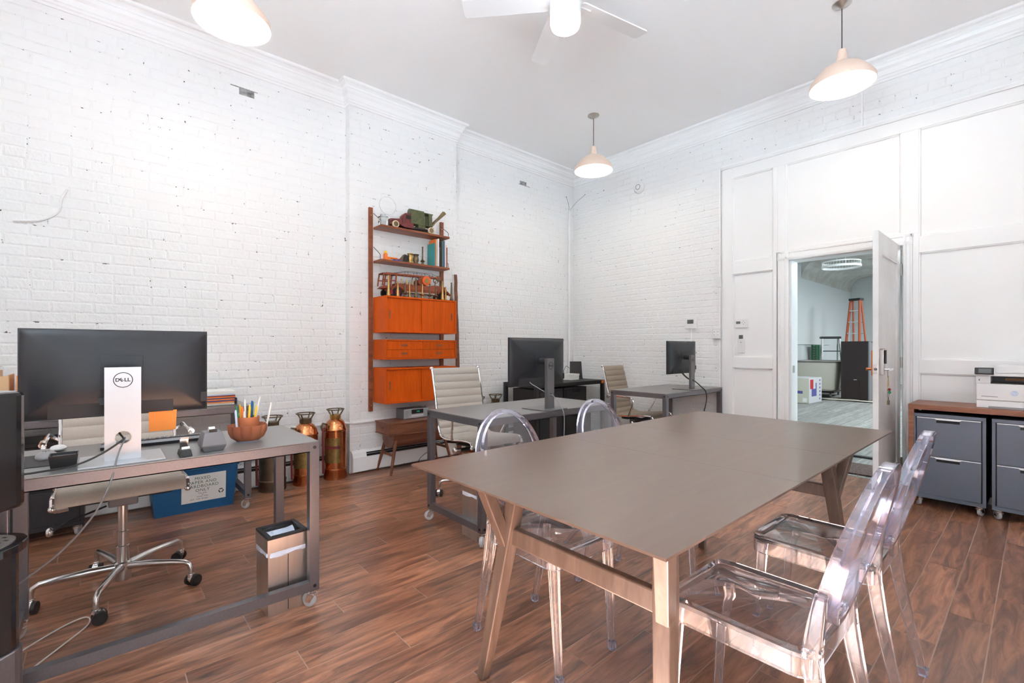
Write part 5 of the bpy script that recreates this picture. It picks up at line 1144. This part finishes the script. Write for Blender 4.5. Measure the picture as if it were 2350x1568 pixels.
q = MB(); q.tube([(0,0,0),(0,-.012,0),(0,-.03,0),(0,-.036,0)], [.074,.074,.062,.05], 28); q.build('case', 'white_plastic', sd, smooth=True); q = MB(); q.ring((0,0), .034, .026, 'y', -.0385, -.0355, 24); q.build('sounder_ring', 'grey_plastic', sd)
cd = thing('corner_conduit', 'white vertical conduit in the room corner with two bare wires at its top', 'conduit', (.016, -.11, 0)); MB().tube([(0,0,.21),(0,0,3.085)], .014, 10).build('tube', 'trim_paint', cd, smooth=True)
q = MB(); q.tube(smooth_path([(0,0,3.08),(0,-.012,3.17),(-.004,-.05,3.26)], 5), .003, 6); q.tube(smooth_path([(0,.01,3.08),(.06,.07,3.19),(.20,.098,3.275)], 5), .003, 6); q.ball((-.004,-.052,3.265), .008); q.ball((.204,.099,3.279), .008); q.build('bare_wire', 'grey_plastic', cd, smooth=True)
tag(MB().tube(smooth_path([(.008,-5.42,1.985),(.008,-5.30,2.01),(.008,-5.215,2.08),(.008,-5.20,2.17),(.008,-5.17,2.24)], 6), .008, 6).build('painted_cable', 'brick_paint', smooth=True), 'old painted-over cable curving on the left brick wall', 'cable')
# keys on the door
ky = thing('key_bunch', 'bunch of keys with a red bead hanging from the door lever', 'keys', (LX1 + .040, -.735, 1.004))
q = MB(); q.tube([(0,0,0),(0,.004,-.05)], .0015, 6); q.ring((.014,-.165), .032, .0285, 'x', -.001, .001, 24); q.build('ring', 'brass_dark', ky, smooth=True)
for (a, y, z, l) in ((-25, -.005, -.045, .075), (12, .0, -.045, .07), (-35, -.012, -.09, .06)):
    q = MB(); q.box(-.001,.001,-.005,.005,-l,0); q.ball((0,0,0), .002,.010,.010); q.xf(T3(.004,y,z) @ Matrix.Rotation(R(a), 4, 'X')); q.build('key', 'brass', ky)
MB().ball((.004,.030,-.135), .010).build('red_bead', 'dark_red', ky, smooth=True); MB().ball((.004,.034,-.157), .010,.011,.011).build('green_bead', 'pen_green', ky, smooth=True); MB().box(-.006,.006,.0,.034,-.245,-.212).build('padlock', 'brass_dark', ky, bevel=.003); q = MB(); q.tube(smooth_path([(0,.008,-.213),(0,.010,-.198),(0,.017,-.192),(0,.024,-.198),(0,.026,-.213)], 4), .002, 6); q.build('shackle', 'brass_dark', ky, smooth=True)
# ================================================================== ROOM BEYOND THE DOOR
GX0, GX1, GY0, GY1, GZ = 0.0, 7.5, .14, 14.6, 3.60
gf = struct(MB().box(GX0 - .2, GX1, GY0, GY1, -.06, -.004).build('floor_garage', 'garage_floor'))
pmesh = MB().hexa([(.002,.002,-.02),(.148,.002,-.02),(.148,2.398,-.02),(.002,2.398,-.02),(.003,.003,0),(.147,.003,0),(.147,2.397,0),(.003,2.397,0)]).mesh('plank'); pmesh.materials.append(MT['garage_floor'])
for i in range(16):
    for j in range(6):
        o = bpy.data.objects.new('plank', pmesh); COL.objects.link(o); o.parent = gf; o.location = (1.15 + i*.15, .16 + j*2.4 - (i % 3)*.0, 0)
struct(MB().box(GX0 - .2, GX0, GY0, GY1 + .2, 0, GZ).build('wall_garage_left', 'garage_wall'))
wgb = struct(MB().box(GX0, GX1, GY1, GY1 + .2, 0, GZ).build('wall_garage_back', 'garage_brick'))
for k in range(22): MB().box(GX0 + .01, 3.2, GY1 - .012, GY1 - .0005, .35 + k*.145, .35 + k*.145 + .130).build('wall_board', 'garage_brick', wgb)
struct(MB().box(GX1, GX1 + .2, GY0, GY1, 0, GZ).build('wall_garage_right', 'garage_wall'))
gc = struct(MB().box(GX0 - .2, GX1 + .2, GY0, GY1 + .2, GZ, GZ + .2).build('ceiling_garage', 'garage_beam'))
for k in range(6): MB().box(GX0, GX1, 3.2 + k*1.9, 3.38 + k*1.9, GZ - .16, GZ - .0005).build('beam', 'garage_beam', gc)
q = MB(); q.prism([(GX0+.0005,3.1)] + [(GX0 + .5 - .5*math.cos(R(a)), 3.1 + .499*math.sin(R(a))) for a in range(0, 91, 15)] + [(GX0+.0005,3.599)], 'y', 9.5, GY1 - .02); q.build('cove', 'garage_beam', gc)
q = MB(); q.tube([(.03,6.5,.05),(.03,6.5,3.55)], .018, 8); tag(q.build('garage_pipe', 'mid_grey', smooth=True), 'thin vertical pipe on the pale wall beyond the door', 'pipe')
q = MB(); q.tube([(.02,5.0,1.28),(.02,12.0,1.28)], .02, 8); tag(q.build('garage_rail', 'garage_wall', smooth=True), 'low horizontal pipe along the pale wall beyond the door', 'pipe')
hp = thing('ceiling_hoop', 'large white ring hanging under the ceiling beyond the door', 'ring fixture', (1.80, 5.8, 2.74)); hp.scale = (.62, .62, 1)
q = MB(); q.ring((0,0), .52, .49, 'z', -.01, .03, 40); q.ring((0,0), .51, .495, 'z', .09, .11, 40); q.build('hoop', 'trim_paint', hp)
q = MB()
for k in range(40): a = R(9*k); q.tube([(.50*math.cos(a), .50*math.sin(a), .03), (.50*math.cos(a), .50*math.sin(a), .09)], .004, 4)
q.tube([(0,.5,.1),(0,.5,.879)], .006, 6); q.tube([(0,-.5,.1),(0,-.5,.879)], .006, 6); q.build('spindles', 'trim_paint', hp)
# invented tube lamps, out of view above the door head, added to light the room
for k, (x, y) in enumerate(((3.9, 4.2), (3.9, 8.2), (3.9, 11.8))):
    t = thing('added_fill_lamp', ['added unseen fill lamp nearest the door beyond the partition', 'middle added unseen fill lamp beyond the partition', 'farthest added unseen fill lamp beyond the partition'][k], 'added fill lamp', (x, y, 3.30), 0, 'added fill lamps beyond the partition')
    MB().box(-.08, .08, -.65, .65, .0, .05).build('tray', 'white_plastic', t); MB().cyl((0,-.6,-.02),(0,.6,-.02), .018, n=12).build('tube', 'lamp_dome', t)
    for yy in (-.4, .4): MB().cyl((0,yy,.05),(0,yy,.2995), .004, n=6).build('hanger', 'mid_grey', t)
    l = bpy.data.lights.new('added_fill_light', 'AREA'); l.shape = 'RECTANGLE'; l.size = .1; l.size_y = 1.2; l.energy = 150; l.color = (.90, .96, 1.0)
    lo = bpy.data.objects.new('added_fill_light', l); COL.objects.link(lo); lo.parent = t; lo.location = (0, 0, -.05)
# carton
cb = thing('printed_carton', 'printed grey cardboard carton on the floor beyond the door', 'carton', (.93, 6.52, 0), -3)
MB().box(-.24,.24,-.36,.36,0,.53).build('carton', 'carton', cb, bevel=.004); MB().box(-.24,.24,-.3608,-.3602,.005,.525).build('end_panel', 'carton_side', cb)
q = MB(); q.box(.2402,.2408,-.30,-.12,.30,.50); pr_ = q.build('print_red', 'print_red', cb); q = MB(); q.box(.2402,.2408,-.22,.06,.14,.30); q.box(.2402,.2408,.0,.06,.30,.42); [q.box(.2402,.2408,.22,.28,.05+k*.08,.09+k*.08) for k in range(6)]; q.build('print_blue', 'print_blue', cb)
q = MB(); q.box(-.16,.12,-.3615,-.3609,.20,.26); q.box(-.20,.0,-.3615,-.3609,.10,.15); q.build('print_blue', 'print_blue', cb); MB().box(.12,.2,-.3615,-.3609,.03,.11).build('label', 'paper', cb)
# laundry cart
lc = thing('canvas_cart', 'cream canvas laundry cart on wheels beyond the door', 'cart', (.78, 8.35, 0), 4)
q = MB(); n = 36; vs = []; lev = [(.62,.40,.16),(.66,.44,.20),(.72,.49,.80),(.73,.50,.84),(.70,.47,.84),(.64,.42,.24)]
for a_, b_, z in lev:
    for k in range(n):
        t = 2*math.pi*k/n; c_, s_ = math.cos(t), math.sin(t); e = .35; vs.append((math.copysign(abs(c_)**e, c_)*b_, math.copysign(abs(s_)**e, s_)*a_, z))
fs = [(i*n+k, i*n+(k+1) % n, (i+1)*n+(k+1) % n, (i+1)*n+k) for i in range(len(lev)-1) for k in range(n)] + [tuple(range(n))[::-1], tuple(range(5*n, 6*n))]
q.add(vs, fs); q.build('canvas_body', 'canvas', lc, smooth=True)
q = MB(); q.tube([( math.copysign(abs(math.cos(R(a)))**.35, math.cos(R(a)))*.505, math.copysign(abs(math.sin(R(a)))**.35, math.sin(R(a)))*.735, .845) for a in range(0, 361, 10)], .016, 8); q.build('rim', 'mid_grey', lc, smooth=True)
MB().box(-.36,.36,-.55,.55,.11,.158).build('frame', 'cabinet_dark', lc)
for sx in (-1, 1):
    for sy in (-1, 1): q = MB(); q.tube([(sx*.28-.018,sy*.46,.055),(sx*.28+.018,sy*.46,.055)], .055, 18); q.build('wheel', 'mid_grey', lc, smooth=True); q = MB(); q.box(sx*.28-.025, sx*.28+.025, sy*.46-.02, sy*.46+.02, .112 if False else .1, .1099); q.build('fork', 'mid_grey', lc)
for y in (-.25, .2): MB().box(.445,.452,y-.03,y+.03,.22,.30).build('patch', 'pale_blue', lc)
# dark cabinet
dc = thing('dark_cabinet', 'tall very dark brown cabinet standing beyond the door', 'cabinet', (1.64, 7.85, 0), 0)
MB().box(-.26,.24,-.30,.30,0,1.32).build('carcass', 'cabinet_dark', dc, bevel=.006); q = MB(); q.prism([(.241,1.31),(.36,1.22),(.36,.02),(.241,.02)] if False else [(-.30,.02),(.30,.02),(.30,1.2),(-.2,1.31),(-.30,1.31)], 'x', .2405, .262); q.build('side_panel', 'mid_grey', dc); MB().box(-.16,.08,-.312,-.3005,.04,.45).build('door', 'cabinet_dark', dc); MB().box(-.02,.04,-.316,-.3125,.46,.475).build('handle', 'steel', dc)
# orange step ladder
ol = thing('step_ladder', 'orange fibreglass step ladder leaning in the corner beyond the door', 'ladder', (.98, 10.75, 0))
def lad(o, w0, w1, h, m, mr, steps, dep, cap=None, lean=0.0):
    for s in (-1, 1):
        q = MB(); q.bar((s*w0, -dep, 0), (s*w1, -.04, h), .028, .075, up=(0,1,0)); q.build('side_rail', m, o); q = MB(); q.bar((s*w0*.9, dep, 0), (s*w1*.9, .04, h), .022, .05, up=(0,1,0)); q.build('rear_rail', m, o)
    for k in range(steps):
        t = (k+1)/(steps+1); w = w0 + (w1-w0)*t - .013; y = -dep + (dep-.04)*t; MB().box(-w, w, y-.035, y+.045, h*t-.012, h*t+.012).build('step', mr, o); w2 = w*.9; y2 = dep + (.04-dep)*t; MB().box(-w2, w2, y2-.012, y2+.012, h*t-.012, h*t+.012).build('rear_bar', mr, o)
    if cap: MB().box(-w1-.03, w1+.03, -.09, .09, h-.03, h+.03).build('cap', cap, o, bevel=.01)
lad(ol, .24, .12, 2.52, 'ladder_orange', 'alu', 7, .26, 'black'); ol.rotation_euler = (0, 0, R(-20))
al = thing('folding_ladder', 'grey aluminium folding step stool behind the canvas cart', 'ladder', (.62, 9.75, 0)); lad(al, .26, .20, 1.45, 'alu', 'black', 3, .22, 'black'); al.rotation_euler = (0, 0, R(30))
l2 = thing('aluminium_ladder', 'aluminium ladder lying on its side at the left of the canvas cart', 'ladder', (.16, 7.4, .40)); 
for z in (.0, .40): MB().box(-.02,.02,-1.1,.55,z,z+.06).build('side_rail', 'alu', l2)
for k in range(9): MB().box(-.012,.012,-1.0+k*.18,-.96+k*.18,.0601,.3999).build('rung', 'alu', l2)
for y in (-.9, .4): MB().box(-.05,.05,y-.05,y+.05,-.40,-.0005).build('trestle', 'cabinet_dark', l2)
gp = thing('green_crate', 'green plastic perforated planks standing behind the canvas cart', 'green plastic rack', (.12, 10.2, 0))
for k, y in enumerate((-.20, .10, .32)): MB().box(-.02,.02,y,y+(.24 if k == 0 else .15),.0,1.26).build('plank', 'green_plastic', gp)
q = MB(); [q.box(.0202,.024,-.185+i*.045,-.160+i*.045,.55+j*.07,.59+j*.07) for i in range(5) for j in range(10)]; q.build('holes', 'black', gp)
for k, (y, z, lab) in enumerate(((7.3,1.62,'upper left'),(7.9,1.62,'upper right'),(7.4,1.17,'lower'))):
    q = MB(); q.tube(smooth_path([(.012,y,z+.03),(.06,y+.03,z-.02),(.14,y+.06,z-.03),(.18,y+.08,z+.04)], 4), .008, 6); tag(q.build('wall_hook', 'mid_grey', smooth=True), lab + ' wire wall hook on the pale wall beyond the door', 'hook', 'wire wall hooks')
tag(MB().box(2.95,3.60,.22,.70,.0005,.014).build('door_mat', 'mat_weave'), 'dark woven door mat just beyond the doorway', 'door mat')
tag(MB().box(2.80,3.60,1.05,1.11,.0005,.02).build('floor_strip', 'black_soft'), 'dark threshold strip across the floor beyond the doorway', 'threshold')
q = MB(); rr = random.Random(8); vs = []
for i in range(9):
    for j in range(4): vs.append((1.0+i*.14, 7.25 + j*.09 + rr.uniform(-.03,.03), .006 + rr.uniform(0,.03)))
q.add(vs, [(i*4+j, (i+1)*4+j, (i+1)*4+j+1, i*4+j+1) for i in range(8) for j in range(3)]); o = q.build('drop_cloth', 'cloth', smooth=True); sm = o.modifiers.new('thickness', 'SOLIDIFY'); sm.thickness = .004; tag(o, 'crumpled drop cloth on the floor before the dark cabinet', 'cloth')
